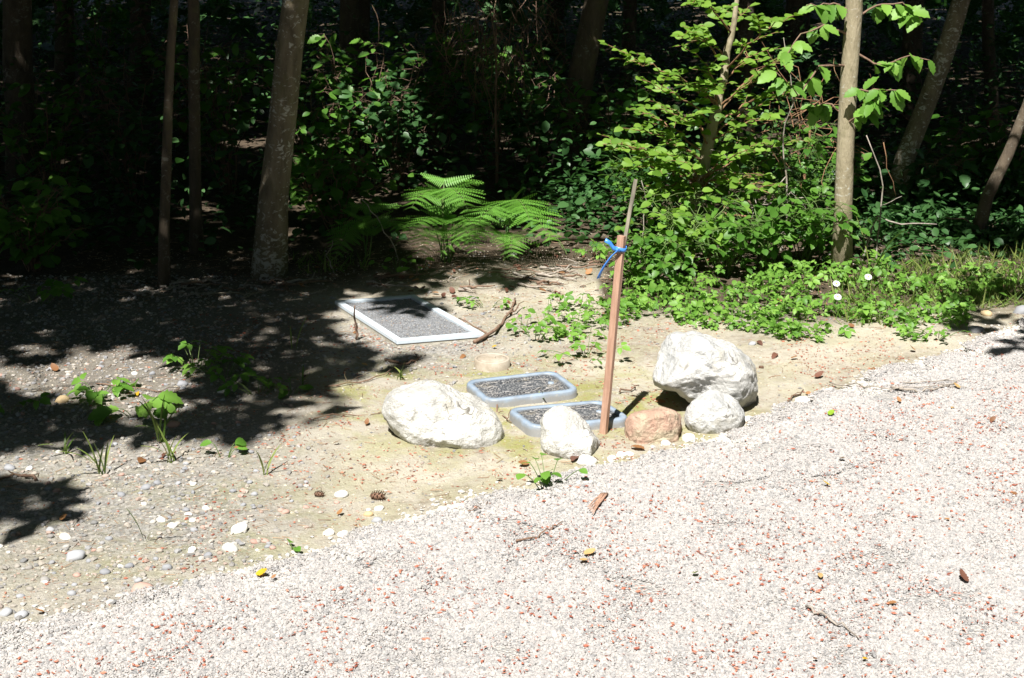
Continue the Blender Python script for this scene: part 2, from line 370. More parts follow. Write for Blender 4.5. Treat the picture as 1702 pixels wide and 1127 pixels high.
M['frame_white'] = simple('pale_blue_frame', (.46,.53,.59), (.6,.66,.70), 9, .5, .25, .003)
M['concrete'] = simple('rough_concrete', (.3,.28,.22), (.5,.47,.4), 40, .9, .7, .006)
M['cap'] = simple('tan_plastic_cap', (.27,.22,.16), (.45,.40,.33), 22, .7, .3, .003)
M['petal'] = simple('white_petal', (.75,.75,.73), (.8,.8,.78), 30, .6)
M['pollen'] = simple('yellow_pollen', (.6,.4,.03), (.7,.5,.05), 80, .8)
M['cone'] = simple('cone_brown', (.14,.075,.045), (.26,.15,.1), 60, .8)

# ------------------------------------------------------------------ ground and drive
def axis(lo, hi, step, far):
    a = list(np.arange(lo, hi+1e-6, step)); s = step; p = a[-1]; out = []
    while p < far: s *= 1.25; p += s; out.append(p)
    s = step; q = a[0]; pre = []
    while q > -far: s *= 1.25; q -= s; pre.append(q)
    return np.array(pre[::-1]+a+out)
gx = axis(-3.4, 3.6, .035, 300); gy = axis(2.6, 9.0, .035, 300)
X, Y = np.meshgrid(gx, gy); Z = ground_h(X, Y); dd = drive_d(X, Y)
Z = Z-.05*sstep(.0, .12, dd)*sstep(9, 7, dd)
Z = np.where((np.abs(X) > 60) | (np.abs(Y) > 60), 0, Z)
nx, ny = len(gx), len(gy)
ii = (np.arange(ny-1)[:, None]*nx+np.arange(nx-1)[None]).ravel()
mb = MB(); mb.add(np.stack([X, Y, Z], -1).reshape(-1, 3), [np.stack([ii, ii+1, ii+nx+1, ii+nx], 1)])
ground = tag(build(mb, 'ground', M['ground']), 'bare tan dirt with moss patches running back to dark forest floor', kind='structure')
PX, PY = proj(X, Y, 0*X)
def setattr_(me, name, val):
    a = me.attributes.new(name, 'FLOAT', 'POINT'); a.data.foreach_set('value', np.asarray(val, float).ravel())
wob = 30*(fbm(X*3, Y*3, 31)-.5)
vis = (Y > 1)
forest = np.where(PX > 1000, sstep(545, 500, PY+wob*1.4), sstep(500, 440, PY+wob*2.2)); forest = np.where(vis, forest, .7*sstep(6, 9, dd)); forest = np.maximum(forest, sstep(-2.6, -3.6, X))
left = sstep(660, 330, PX+wob*2)*sstep(1120, 860, PY+wob)*.9
hat = np.exp(-(((PX-690)/175)**2+((PY-568)/52)**2)*1.2)*1.15
edge = sstep(.3, .02, -dd)*sstep(560, 300, PX)
grey = np.clip(np.maximum.reduce([left, hat, edge*.8])*(.55+.9*fbm(X*6, Y*6, 33)), 0, 1)
moss = np.clip(np.exp(-(((PX-900)/260)**2+((PY-690)/70)**2))*1.3+np.exp(-(((PX-250)/240)**2+((PY-870)/80)**2))*1.2+np.exp(-(((PX-640)/150)**2+((PY-640)/40)**2))+.25, 0, 1)
soil_shade = np.where(vis, sstep(600, 480, PX+wob*3)*sstep(800, 600, PY+wob*1.5)*(.35+.75*fbm(X*4, Y*4, 35)), .3); setattr_(ground.data, 'soil_shade', np.clip(soil_shade, 0, .85)); setattr_(ground.data, 'forest', np.where(vis | (X < -3), forest, forest)); setattr_(ground.data, 'grey', np.where(vis, grey, .3)); setattr_(ground.data, 'moss', np.where(vis, moss, .4))  # first mask: darker soil at left plus shade painted into the ground colour
# drive sheet
dxs = axis(-3.2, 3.6, .03, 55); ts = np.concatenate([np.arange(-.05, .2, .02), np.arange(.2, 5, .05), [5.2, 5.5, 6, 6.5]])
DX, DT = np.meshgrid(dxs, ts); DY = yedge(DX)-DT/.78
mb = MB(); nx, ny = len(dxs), len(ts); ii = (np.arange(ny-1)[:, None]*nx+np.arange(nx-1)[None]).ravel()
DZ = drive_h(DX, DY); DZ = np.where(DT < 0, -.03, DZ); DZ = np.where(DT > 6.2, -.05, DZ)
mb.add(np.stack([DX, DY, DZ], -1).reshape(-1, 3), [np.stack([ii, ii+nx, ii+nx+1, ii+1], 1)])
tag(build(mb, 'gravel_drive', M['drive']), 'pale gravel driveway sloping across the foreground', kind='structure')

# pebbles
def ico(sub=1):
    import bmesh
    bm = bmesh.new(); bmesh.ops.create_icosphere(bm, subdivisions=sub, radius=1.0)
    v = np.array([p.co[:] for p in bm.verts]); f = np.array([[q.index for q in p.verts] for p in bm.faces]); bm.free(); return v, f
IV1, IF1 = ico(1); IV2, IF2 = ico(2); IV3, IF3 = ico(3)
def pebble_v(v, seed, amp=.3):
    r = np.random.default_rng(seed); o = r.random(3)*50
    out = []
    for p in v:
        n = mnoise.noise(Vector(p*0.9+o))+.45*mnoise.noise(Vector(p*2.1+o)); out.append(p*(1+amp*n))
    return np.array(out)
PVAR = [pebble_v(IV1, s, .45) for s in range(12)]; PVAR2 = [pebble_v(IV2, 40+s, .35) for s in range(12)]
OV = np.array([[1,0,0],[-1,0,0],[0,1,0],[0,-1,0],[0,0,1],[0,0,-1.]]); OF = np.array([[0,2,4],[2,1,4],[1,3,4],[3,0,4],[2,0,5],[1,2,5],[3,1,5],[0,3,5]])
PVARO = [OV*(1+.5*(np.random.default_rng(90+s).random((6, 1))-.5))+.25*(np.random.default_rng(70+s).random((6, 3))-.5) for s in range(10)]
def rotmats(N, tilt=1.0):
    a = rng.random(N)*2*np.pi; ca, sa = np.cos(a), np.sin(a); z = np.zeros(N); o = np.ones(N)
    Rz = np.stack([ca, -sa, z, sa, ca, z, z, z, o], 1).reshape(N, 3, 3)
    b = (rng.random(N)-.5)*tilt; cb, sb = np.cos(b), np.sin(b)
    Rx = np.stack([o, z, z, z, cb, -sb, z, sb, cb], 1).reshape(N, 3, 3)
    return Rz @ Rx
def stones(mb, pos, size, tilt=.8, flat=(.45, .8), var=PVAR, F=IF1, rnd=None):
    N = len(pos); Rm = rotmats(N, tilt); size = np.broadcast_to(size, (N,))
    sc = np.stack([1+.35*rng.random(N), .75+.3*rng.random(N), flat[0]+(flat[1]-flat[0])*rng.random(N)], 1)*size[:, None]*.5
    if rnd is None: rnd = rng.random(N)
    k = rng.integers(0, len(var), N)
    for i in range(len(var)):
        s = k == i; n = s.sum()
        if not n: continue
        V = np.einsum('nij,nvj->nvi', Rm[s], var[i][None]*sc[s][:, None, :])+pos[s][:, None]
        nv = len(var[i]); mb.add(V.reshape(-1, 3), [(F[None]+(np.arange(n)*nv)[:, None, None]).reshape(-1, 3)], np.repeat(rnd[s], nv))
# gravel clusters, instanced with geometry nodes
protos = []
for s in range(6):
    cand = (rng.random((7000, 2))-.5)*.17; cand = cand[np.hypot(cand[:, 0], cand[:, 1]) < .085*(.85+.15*rng.random(len(cand)))]; acc = np.zeros((0, 2))
    for c_ in cand:
        if len(acc) == 0 or ((acc-c_)**2).sum(1).min() > .0042**2: acc = np.vstack([acc, c_])
    q = acc; n = len(q); mb = MB(); sz = .0042+.0045*rng.random(n)**1.5+.006*(rng.random(n) > .95)
    stones(mb, np.c_[q, .003*rng.random(n)+sz*.12], sz, 1.6, (.5, .85))
    protos.append(bpy.data.objects.new('gravel_cluster', mb.mesh('gravel_cluster', M['gravel'], False)))
def gn_scatter(name, pts, scl, rots, protos):
    me = bpy.data.meshes.new(name); me.vertices.add(len(pts)); me.vertices.foreach_set('co', pts.ravel())
    a = me.attributes.new('scl', 'FLOAT', 'POINT'); a.data.foreach_set('value', scl)
    a = me.attributes.new('rot', 'FLOAT_VECTOR', 'POINT'); a.data.foreach_set('vector', rots.ravel())
    a = me.attributes.new('pick', 'INT', 'POINT'); a.data.foreach_set('value', rng.integers(0, len(protos), len(pts)).astype(np.int32))
    o = link(name, me); g = bpy.data.node_groups.new(name, 'GeometryNodeTree')
    g.interface.new_socket('Geometry', in_out='INPUT', socket_type='NodeSocketGeometry'); g.interface.new_socket('Geometry', in_out='OUTPUT', socket_type='NodeSocketGeometry')
    N = g.nodes; L = g.links; i = N.new('NodeGroupInput'); ou = N.new('NodeGroupOutput')
    m2p = N.new('GeometryNodeMeshToPoints'); iop = N.new('GeometryNodeInstanceOnPoints'); L.new(i.outputs[0], m2p.inputs[0]); L.new(m2p.outputs[0], iop.inputs['Points'])
    j = N.new('GeometryNodeJoinGeometry')
    for p in protos:
        oi = N.new('GeometryNodeObjectInfo'); oi.inputs['Object'].default_value = p; oi.inputs['As Instance'].default_value = True; L.new(oi.outputs['Geometry'], j.inputs[0])
    L.new(j.outputs[0], iop.inputs['Instance']); iop.inputs['Pick Instance'].default_value = True
    def na(n, t):
        x = N.new('GeometryNodeInputNamedAttribute'); x.data_type = t; x.inputs[0].default_value = n; return x.outputs[0]
    L.new(na('pick', 'INT'), iop.inputs['Instance Index']); L.new(na('rot', 'FLOAT_VECTOR'), iop.inputs['Rotation']); L.new(na('scl', 'FLOAT'), iop.inputs['Scale'])
    L.new(iop.outputs[0], ou.inputs[0]); md = o.modifiers.new('scatter', 'NODES'); md.node_group = g; return o
def region(N, x0, x1, y0, y1):
    return x0+(x1-x0)*rng.random(N), y0+(y1-y0)*rng.random(N)
x, y = region(4800, -2.2, 3.2, 2.55, 7.0)
pxx, pyy = proj(x, y, 0*x); d = drive_d(x, y)
k = (d > .075) & (pxx > -120) & (pxx < 1830) & (pyy < 1220); x, y = x[k], y[k]
pts = np.stack([x, y, drive_h(x, y)-.001], 1)
rots = np.stack([0*x, 0*x, 6.28*rng.random(len(x))], 1)
tag(gn_scatter('gravel', pts, .9+.25*rng.random(len(x)), rots, protos), 'fine pale pea gravel covering the driveway', kind='stuff')
# gravel spilled past the edge, coarse white stones along it
def scatter_px(N, poly, seed=0):
    P = np.array(poly, float); lo, hi = P.min(0), P.max(0); out = []
    while len(out) < N:
        a = lo+(hi-lo)*rng.random((N*2, 2)); a = a[inpoly(a[:, 0], a[:, 1], poly)]
        out += a.tolist()
    return np.array(out[:N])
def px_ground(a):
    u = (a[:, 0]-851)/FPX; v = (563.5-a[:, 1])/FPX
    dz = -SP+v*CP; t = -CAMH/dz
    return u*t, (CP+v*SP)*t
mb = MB()
N = 2600; x = -1.4+4.2*rng.random(N); y = yedge(x)+np.abs(rng.normal(0, .055, N))-.03
stones(mb, np.stack([x, y, surf(x, y)+.002], 1), .006+.014*rng.random(N)**2.5)
N = 11000; x = -1.4+4.2*rng.random(N); y = yedge(x)-.2*rng.random(N)**1.2/.78+.01
stones(mb, np.stack([x, y, surf(x, y)+.001], 1), .006+.009*rng.random(N)**2)
tag(build(mb, 'edge_gravel', M['gravel_edge'], smooth=False), 'loose pale gravel spilled along the edge of the drive', kind='stuff')
# pebbles bedded in the dirt on the left, too many and too small to pick out
mb = MB()
x, y = region(38000, -2.6, .2, 2.8, 7.2); pxx, pyy = proj(x, y, 0*x)
dens = np.clip(sstep(620, 250, pxx)*.8+np.exp(-(((pxx-690)/160)**2+((pyy-568)/48)**2)), 0, 1)*(.3+.9*fbm(x*4, y*4, 51))
k = (rng.random(len(x)) < dens) & (drive_d(x, y) < .01) & (pxx > -100) & (pyy > 455); x, y = x[k], y[k]
sz = .005+.016*rng.random(len(x))**2.6
stones(mb, np.stack([x, y, surf(x, y)+sz*.12], 1), sz)
x, y = region(42000, -2.0, 3.0, 3.0, 7.2); pxx, pyy = proj(x, y, 0*x)
k = (drive_d(x, y) < 0) & (rng.random(len(x)) < .55*fbm(x*5, y*5, 53)); x, y = x[k], y[k]; sz = .003+.010*rng.random(len(x))**3
stones(mb, np.stack([x, y, surf(x, y)+sz*.1], 1), sz, .8, (.45, .8), PVARO, OF)
tag(build(mb, 'fine_pebbles', M['pebble'], smooth=False), 'small mixed pebbles bedded in the dirt', kind='stuff')
# reddish catkin scales
mb = MB()
x, y = region(95000, -2.2, 3.2, 2.5, 6.9); pxx, pyy = proj(x, y, 0*x); d = drive_d(x, y)
cl = fbm(x*7, y*7, 61, 3); k = rng.random(len(x)) < np.where(d > -.03, (.62*sstep(.36, .68, cl)+.13)*(.12+.88*sstep(.06, .3, d)), .55*sstep(.45, .7, cl)*sstep(150, 420, pxx)*sstep(470, 560, pyy)+.03)
x, y = x[k], y[k]; sz = .0035+.0075*rng.random(len(x))**2
FV = [v*np.array([1.25, .75, .5]) for v in PVARO]
stones(mb, np.stack([x, y, surf(x, y)+np.where(drive_d(x, y) > 0, .0085, .003)], 1), sz, 2.2, (.35, .7), FV, OF)
tag(build(mb, 'catkin_litter', M['litter'], smooth=False), 'reddish brown catkin scales strewn over gravel and dirt', kind='stuff')

# crumbs of soil and bits of dry stem on the dirt
mb = MB(); x, y = region(40000, -2.2, 3.0, 3.0, 7.4); k = (drive_d(x, y) < -.02) & (rng.random(len(x)) < .25+.75*fbm(x*6, y*6, 57)); x, y = x[k], y[k]
sz = .003+.008*rng.random(len(x))**3; stones(mb, np.stack([x, y, surf(x, y)+sz*.05], 1), sz, 1.0, (.4, .7), PVARO, OF)
tag(build(mb, 'soil_crumbs', M['crumb'], smooth=False), 'crumbs of tan soil on the bare dirt', kind='stuff')
mb = MB(); N = 13000; x, y = region(N, -2.2, 3.0, 3.2, 7.6); k = (drive_d(x, y) < -.03) & ((fbm(x*3, y*3, 58) > .5) | ((y > 6.4) & (x < .8))); x, y = x[k], y[k]; N = len(x); a_ = rng.random(N)*6.28; L = .008+.035*rng.random(N)**2.5
NT = (np.array([[-.5,0,0],[.5,0,0],[.35,1,.1],[-.35,1,.1],[0,0,.9],[0,1,.9]])*np.array([.06, 1, .06]), [np.array([[0,1,2,3],[0,4,5,3],[4,1,2,5]])])
leaves(mb, NT, np.stack([x, y, surf(x, y)+.002], 1), np.stack([np.cos(a_), np.sin(a_), rng.normal(0, .1, N)], 1), np.tile([0, 0, 1.], (N, 1)), L)
tag(build(mb, 'needle_litter', M['litter_brown'], smooth=False), 'brown needles and bits of dry stem strewn over the dirt', kind='stuff')
# ------------------------------------------------------------------ stones one can point at
def stone(px, py, wpx, m, label=None, group=None, hf=.62, name='stone', asp=1.0, var=None):
    p = sp(px, py); s = wpx*mpp(p.y)*1.0
    i = random.randrange(12) if var is None else var
    key = ('st', i, m.name)
    if key not in CACHE:
        b_ = MB(); b_.add(PVAR2[i]*.5, [IF2], .3+.4*random.random()); CACHE[key] = b_.mesh(name, m)
    o = link(name, CACHE[key], None, (p.x, p.y, p.z+s*hf*.12)); o.scale = (s, s*.8*asp, s*hf); o.rotation_euler = (random.uniform(-.2,.2), random.uniform(-.2,.2), random.uniform(-.5,.5))
    return tag(o, label, 'stone', group)
CACHE = {}
W, G_, T_, P_ = M['pebble_white'], M['pebble_grey'], M['pebble_tan'], M['pebble_pink']
for a in [(398,882,32,W,'white rounded stone standing on mossy dirt, upper of the close pair at left'),
          (381,914,32,W,'white oval stone at the gravel edge, lower of the close pair at left'),
          (568,824,26,W,'flat white oval stone near the dark pine cone'),
          (546,888,24,W,'bright white stone at the gravel edge below the red brown leaf'),
          (570,890,22,W,'off white stone right beside the bright white edge stone'),
          (612,857,20,T_,'cream round stone in the little stone row at the gravel edge'),
          (630,847,18,W,'small white stone at the right end of the little stone row'),
          (626,867,20,G_,'grey stone at the gravel edge under the cream stone'),
          (975,770,34,W,'white stone half sunk in gravel in front of the small white boulder'),
          (1017,763,18,W,'small white stone in the gravel right of the small white boulder'),
          (1033,758,20,W,'white stone in the gap between small white boulder and reddish boulder'),
          (1046,756,16,W,'smallest of the white stones before the gap between boulders'),
          (1107,739,18,W,'small white stone touching the foot of the reddish boulder'),
          (1146,731,28,W,'white stone in gravel between reddish boulder and rounded grey boulder'),
          (1205,716,24,W,'white stone at the foot of the rounded grey boulder'),
          (1243,699,22,W,'white stone right of the rounded grey boulder at the gravel edge'),
          (1335,668,28,W,'pale stone bedded in the gravel edge beyond the big boulder'),
          (1377,652,16,W,'small white stone at the gravel edge before a brown leaf'),
          (1303,690,22,W,'low white stone at gravel edge right of the big boulder'),
          (104,667,26,T_,'tan stone beside the broad-leaved seedling on the left'),
          (288,708,24,P_,'pinkish stone among grass blades at left'),
          (15,780,22,G_,'grey stone upright at the left edge of the picture'),
          (36,1024,26,G_,'grey stone beside the rusty leaf near lower left corner'),
          (10,1020,26,G_,'pale grey stone cut by the left picture edge'),
          (125,928,34,G_,'flat blue grey stone in pebbly dirt at lower left'),
          (175,953,20,G_,'grey rounded stone below the flat blue grey stone'),
          (215,942,18,G_,'egg shaped pale grey stone in pebbly dirt at lower left'),
          (279,945,20,G_,'blue grey stone next to an orange leaf bit at lower left'),
          (120,988,18,G_,'dark grey flat stone near the drive edge at lower left'),
          (235,982,38,P_,'flat reddish stone lying at the drive edge at lower left'),
          (243,812,22,G_,'blue grey flat stone on sunlit dirt at left'),
          (262,804,14,G_,'small grey stone right of the blue grey flat stone'),
          (267,866,18,W,'pale stone just below the upright grass blade'),
          (287,875,18,W,'cream stone right of the pale stone by the grass blade'),
          (342,846,14,W,'small white stone alone on sunlit dirt at left'),
          (318,918,14,W,'white pebble left of the two white oval stones'),
          (110,894,22,W,'long pale stone below the shadow at lower left'),
          (853,425,14,W,'white egg shaped stone on the bank below the ferns'),
          (1640,523,20,T_,'tan stone at the shaded verge on the far right'),
          (1622,551,26,G_,'grey stone in shade at the far right verge'),
          (1700,520,34,G_,'dark grey stone cut by the right picture edge'),
          (303,640,18,G_,'oval grey stone lying left of the leafy weed patch'),
          (369,652,16,W,'white stone beneath the leafy weed patch at left'),
          (224,622,12,W,'small white stone in dappled light at left'),
          (253,622,12,G_,'small grey stone in dappled light at left'),
          (1250,573,14,G_,'small grey stone on dirt behind the big boulder')]:
    stone(*a)
lab = 'small mixed pebble lying loose on the dirt at left'
for q in scatter_px(170, [(0,600),(150,590),(480,690),(520,800),(640,850),(400,930),(0,1030)]):
    mm = random.choice([M['pebble'], G_, G_, M['pebble'], M['pebble'], W, P_]); lab = 'small loose %s pebble %s' % ({'mixed_pebbles': 'brownish', 'grey_pebble': 'blue grey', 'white_pebble': 'white', 'pink_pebble': 'pinkish'}[mm.name], 'among the weeds and shade at left' if q[1] < 740 else 'on sunlit dirt near the left drive edge')
    stone(q[0], q[1], random.uniform(7, 15)*(.8+.4*(q[1]-600)/400), mm, lab, 'loose pebbles on the left dirt', name='pebble')

# ------------------------------------------------------------------ boulders
IV5, IF5 = ico(6)
def boulder(name, outline, cx, cy, ybase, T, m, label, seed, full=2.5, facets=6, amp=.05, extra=None):
    base = gp(cx, ybase); Yc = base.y; c = at(cx, cy, Yc)
    O = np.array([list(at(px, py, Yc)) for px, py in outline])
    d = ray(cx, cy).normalized(); fw = np.array(d); rt = np.array([1., 0, 0]); upv = np.cross(rt, fw)
    rel_ = O-np.array(c); ux = rel_@rt; uz = rel_@upv
    th = np.arctan2(uz, ux); r = np.hypot(ux, uz); o = np.argsort(th); th, r = th[o], r[o]
    th = np.r_[th-2*np.pi, th, th+2*np.pi]; r = np.r_[r, r, r]
    V = IV5; t = V[:, 1]; ang = np.arctan2(V[:, 2], V[:, 0]); RR = np.interp(ang, th, r)
    # smooth the interpolated radius a little
    RR = (RR+np.interp(ang+.09, th, r)+np.interp(ang-.09, th, r))/3
    el = np.arcsin(np.clip(t, -1, 1)); ce, se = np.cos(el), np.sin(el)
    k = (np.abs(ce)**full+np.abs(se)**full)**(-1/full); rho = ce*k; dep = se*k*T
    rs = np.random.default_rng(seed)
    P = np.stack([rho*RR*np.cos(ang), dep, rho*RR*np.sin(ang)], 1)
    S = np.array([r.mean(), T, r.mean()])
    for _ in range(facets):                        # flat broken faces
        n = rs.normal(0, 1, 3); n[1] = -abs(n[1])*1.3; n /= np.linalg.norm(n)
        dmax = (P@n).max(); cut = dmax*(.80+.12*rs.random()); e = P@n-cut; P = P-np.where(e > 0, e*.85, 0)[:, None]*n
    off = rs.random(3)*40; sc = 1/r.mean()
    nn = []
    for p in P:
        q = Vector(p*sc)+Vector(off)
        nn.append(mnoise.fractal(q*1.6, 1.0, 2.0, 5)*1.1+.32*mnoise.noise(q*8)+.2*mnoise.noise(q*18)+.14*mnoise.noise(q*34)-.5*max(0, mnoise.ridged_multi_fractal(q*2.2, .9, 2.1, 3, .9, 2)-1.5))
    nn = np.array(nn); Nrm = P/(np.linalg.norm(P, axis=1)[:, None]+1e-9)
    P = P+Nrm*(nn*amp*r.mean())[:, None]
    if extra is not None: P = extra(P, r.mean())
    Wd = P[:, 0:1]*rt+P[:, 1:2]*fw+P[:, 2:3]*upv
    mb = MB(); mb.add(Wd, [IF5]); ob = build(mb, name, m, None, c)
    return tag(ob, label, 'boulder', 'boulders along the drive edge')
boulder('boulder', [(640,668),(648,650),(672,640),(700,636),(735,638),(748,641),(770,652),(800,666),(815,678),(828,705),(834,730),(824,748),(800,765),(770,770),(735,764),(700,752),(668,732),(648,706),(638,686)], 735, 697, 715, .17, M['rock_white'], 'long white boulder at the left end of the boulder row', 3, 2.6, 7, .07)
boulder('boulder', [(901,692),(910,682),(935,677),(952,682),(970,698),(985,720),(998,738),(1000,758),(985,774),(950,780),(922,772),(903,758),(902,722),(899,705)], 950, 722, 738, .125, M['rock_white'], 'small bright white boulder standing just left of the wooden stake', 11, 2.5, 5, .07)
boulder('boulder', [(1084,632),(1092,605),(1108,568),(1121,551),(1133,555),(1155,549),(1180,554),(1197,566),(1217,572),(1237,588),(1251,610),(1258,640),(1255,672),(1240,692),(1200,688),(1160,668),(1120,648),(1090,643)], 1175, 618, 672, .17, M['rock_grey'], 'largest boulder, grey white, with a hollow under its left side', 21, 2.5, 8, .08)
boulder('boulder', [(1139,692),(1150,670),(1165,655),(1186,648),(1206,652),(1223,665),(1237,686),(1236,706),(1215,724),(1185,733),(1155,728),(1140,709)], 1187, 687, 706, .11, M['rock_grey'], 'rounded grey white boulder leaning against the largest boulder', 31, 2.3, 3, .05)
boulder('boulder', [(1039,706),(1049,690),(1080,682),(1110,679),(1130,688),(1137,710),(1134,732),(1115,748),(1080,756),(1052,750),(1039,728)], 1087, 713, 722, .11, M['rock_red'], 'reddish brown boulder right of the wooden stake', 41, 2.9, 8, .07)

# ------------------------------------------------------------------ valve boxes, hatch, cap
def quad_frame(L, B, Rr, F, z):
    P = [np.array(gp(*q, z)) for q in (L, B, Rr, F)]; c = sum(P)/4
    u = (P[2]-P[3]+P[1]-P[0])/2; v = (P[0]-P[3]+P[1]-P[2])/2
    lu, lv = np.linalg.norm(u), np.linalg.norm(v); u /= lu; v = v-u*(u@v); v /= np.linalg.norm(v)
    global SKEW
    u0 = (P[2]-P[3]+P[1]-P[0])/2; v0 = (P[0]-P[3]+P[1]-P[2])/2; SKEW = float(u0@v0)/lu/lv
    return c, math.atan2(u[1], u[0]), lu, lv
def skew(t, k):
    for o in t.children_recursive:
        for v_ in o.data.vertices: v_.co.x += (v_.co.y+o.location.y)*k
        o.data.update()
def rrect(w, h, r, n=6):
    pts = []
    for cx, cy, a0 in ((w/2-r, h/2-r, 0), (-w/2+r, h/2-r, 90), (-w/2+r, -h/2+r, 180), (w/2-r, -h/2+r, 270)):
        for k in range(n+1):
            a = R(a0+90*k/n); pts.append((cx+r*math.cos(a), cy+r*math.sin(a)))
    return np.array(pts)
def loops(mb, rings, close_top=True, close_bot=False):
    n = len(rings[0][0]); V = np.concatenate([np.c_[p, np.full(n, z)] for p, z in rings]); q = []
    for k in range(len(rings)-1):
        for i in range(n):
            j = (i+1) % n; q.append([k*n+i, k*n+j, (k+1)*n+j, (k+1)*n+i])
    fs = [np.array(q)]
    if close_top: fs.append(np.array([[ (len(rings)-1)*n+i for i in range(n)]]))
    if close_bot: fs.append(np.array([[n-1-i for i in range(n)]]))
    mb.add(V, fs); return mb
def valve_box(L, B, Rr, F, label, tilt, seed):
    c, a, w, h = quad_frame(L, B, Rr, F, .031); sk = SKEW
    g = float(surf(c[0], c[1]))
    t = thing('valve_box', (c[0], c[1], 0.0), label, 'valve box', 'plastic valve boxes'); t.rotation_euler = (tilt[0], tilt[1], a)
    r = .045; top = .031; rw = .018
    mb = MB(); loops(mb, [(rrect(w+.016, h+.016, r+.008), -.08), (rrect(w+.008, h+.008, r+.004), top-.006), (rrect(w-.002, h-.002, r-.001), top), (rrect(w-2*rw+.006, h-2*rw+.006, r-rw*.6), top), (rrect(w-2*rw, h-2*rw, r-rw*.6), top-.004), (rrect(w-2*rw, h-2*rw, r-rw*.6), top-.03)], False)
    build(mb, 'frame', M['rim'], t)
    lw, lh = w-2*rw-.006, h-2*rw-.006
    mb = MB(); loops(mb, [(rrect(lw, lh, r-rw*.6), top-.03), (rrect(lw, lh, r-rw*.6), top-.006), (rrect(lw-.008, lh-.008, r-rw*.6-.003), top-.004), (rrect(lw-.03, lh-.03, r-rw*.6-.008), top-.004), (rrect(lw-.034, lh-.034, r-rw*.6-.010), top-.008)], True)
    lid = build(mb, 'lid', M['lid_black'], t, smooth=False)
    # raised centre panel with groove
    pw, ph = lw*.56, lh*.46
    mb = MB(); loops(mb, [(rrect(pw, ph, .006, 3), top-.0085), (rrect(pw, ph, .006, 3), top-.004), (rrect(pw-.006, ph-.006, .004, 3), top-.003)], True)
    o = build(mb, 'centre_panel', M['lid_black'], lid, smooth=False); o.location = (0, 0, 0)
    # raised ribs round the panel and anti-slip studs
    for sy in (-1, 1):
        mb = MB(); loops(mb, [(rrect(lw*.8, .007, .003, 2)+np.array([0, sy*lh*.32]), top-.0085), (rrect(lw*.8, .006, .0029, 2)+np.array([0, sy*lh*.32]), top-.0035)], True)
        build(mb, 'rib', M['lid_black'], lid, smooth=False)
    mb = MB(); loops(mb, [(rrect(.022, .022, .0109, 5)+np.array([lw*.37, 0]), top-.0085), (rrect(.02, .02, .0099, 5)+np.array([lw*.37, 0]), top-.002)], True)
    build(mb, 'bolt', M['rim'], lid)
    # grit and needles lying on the lid
    mb = MB(); N = 520; p = np.stack([(rng.random(N)-.5)*lw*.94, (rng.random(N)-.5)*lh*.92, np.full(N, top-.006)], 1)
    stones(mb, p, .002+.005*rng.random(N)**2)
    for _ in range(22):
        q = np.array([(random.random()-.5)*lw*.85, (random.random()-.5)*lh*.85, top-.004]); an = random.uniform(-.7, .7); l = random.uniform(.02, .05)
        v, f = tube([q-np.array([math.cos(an)*l, math.sin(an)*l, 0])*.5, q+np.array([math.cos(an)*l, math.sin(an)*l, .004])*.5], .0009, 4); mb.add(v, f, random.random())
    tag(build(mb, 'grit', M['gravel'], lid, smooth=False), kind='stuff')
    skew(t, sk); return t
valve_box((768,632), (925,617), (960,648), (813,663), 'blue rimmed rectangular valve box lid behind the long white boulder', (R(1), R(-1)), 1)
valve_box((840,678), (1002,664), (1046,692), (888,713), 'blue rimmed rectangular valve box lid partly hidden by small white boulder and stake', (R(-.5), R(.8)), 2)
# large hatch
c, a, w, h = quad_frame((556,498), (690,490), (803,551), (660,566), .04)
t = thing('access_hatch', (c[0], c[1], -.022), 'large rectangular pale framed access hatch with dark gritty panel', 'hatch'); t.rotation_euler = (0, 0, a)
mb = MB(); loops(mb, [(rrect(w-.006, h-.006, .003, 1), -.1), (rrect(w-.006, h-.006, .003, 1), .042)], True); build(mb, 'base', M['concrete'], t, smooth=False)
fw_ = .028
for nm, cx_, cy_, ww, hh in (('f', 0, h/2-fw_/2, w, fw_), ('f', 0, -h/2+fw_/2, w, fw_), ('f', w/2-fw_/2, 0, fw_, h-2*fw_-.002), ('f', -w/2+fw_/2, 0, fw_, h-2*fw_-.002)):
    mb = MB(); loops(mb, [(rrect(ww, hh, .002, 1), .0445), (rrect(ww, hh, .002, 1), .058), (rrect(ww-.004, hh-.004, .002, 1), .060)], True, True)
    o = build(mb, 'frame_rail', M['frame_white'], t, smooth=False); o.location = (cx_, cy_, 0)
mb = MB(); N = 70; xs = np.linspace(-.5, .5, N)*(w-2*fw_-.004); ys = np.linspace(-.5, .5, N)*(h-2*fw_-.004); XX, YY = np.meshgrid(xs, ys)
ZZ = .050+.004*(vn(XX*90, YY*90, 3)-.5)+.003*(vn(XX*30, YY*30, 4)-.5); ii = (np.arange(N-1)[:, None]*N+np.arange(N-1)[None]).ravel()
mb.add(np.stack([XX, YY, ZZ], -1).reshape(-1, 3), [np.stack([ii, ii+1, ii+N+1, ii+N], 1)]); pan = build(mb, 'panel', M['mesh_panel'], t, smooth=False)
mb = MB(); N = 900; p = np.stack([(rng.random(N)-.5)*(w-.07), (rng.random(N)-.5)*(h-.07), np.full(N, .052)], 1); stones(mb, p, .002+.004*rng.random(N)**2); tag(build(mb, 'grit', M['pebble'], pan, smooth=False), kind='stuff')
skew(t, SKEW)
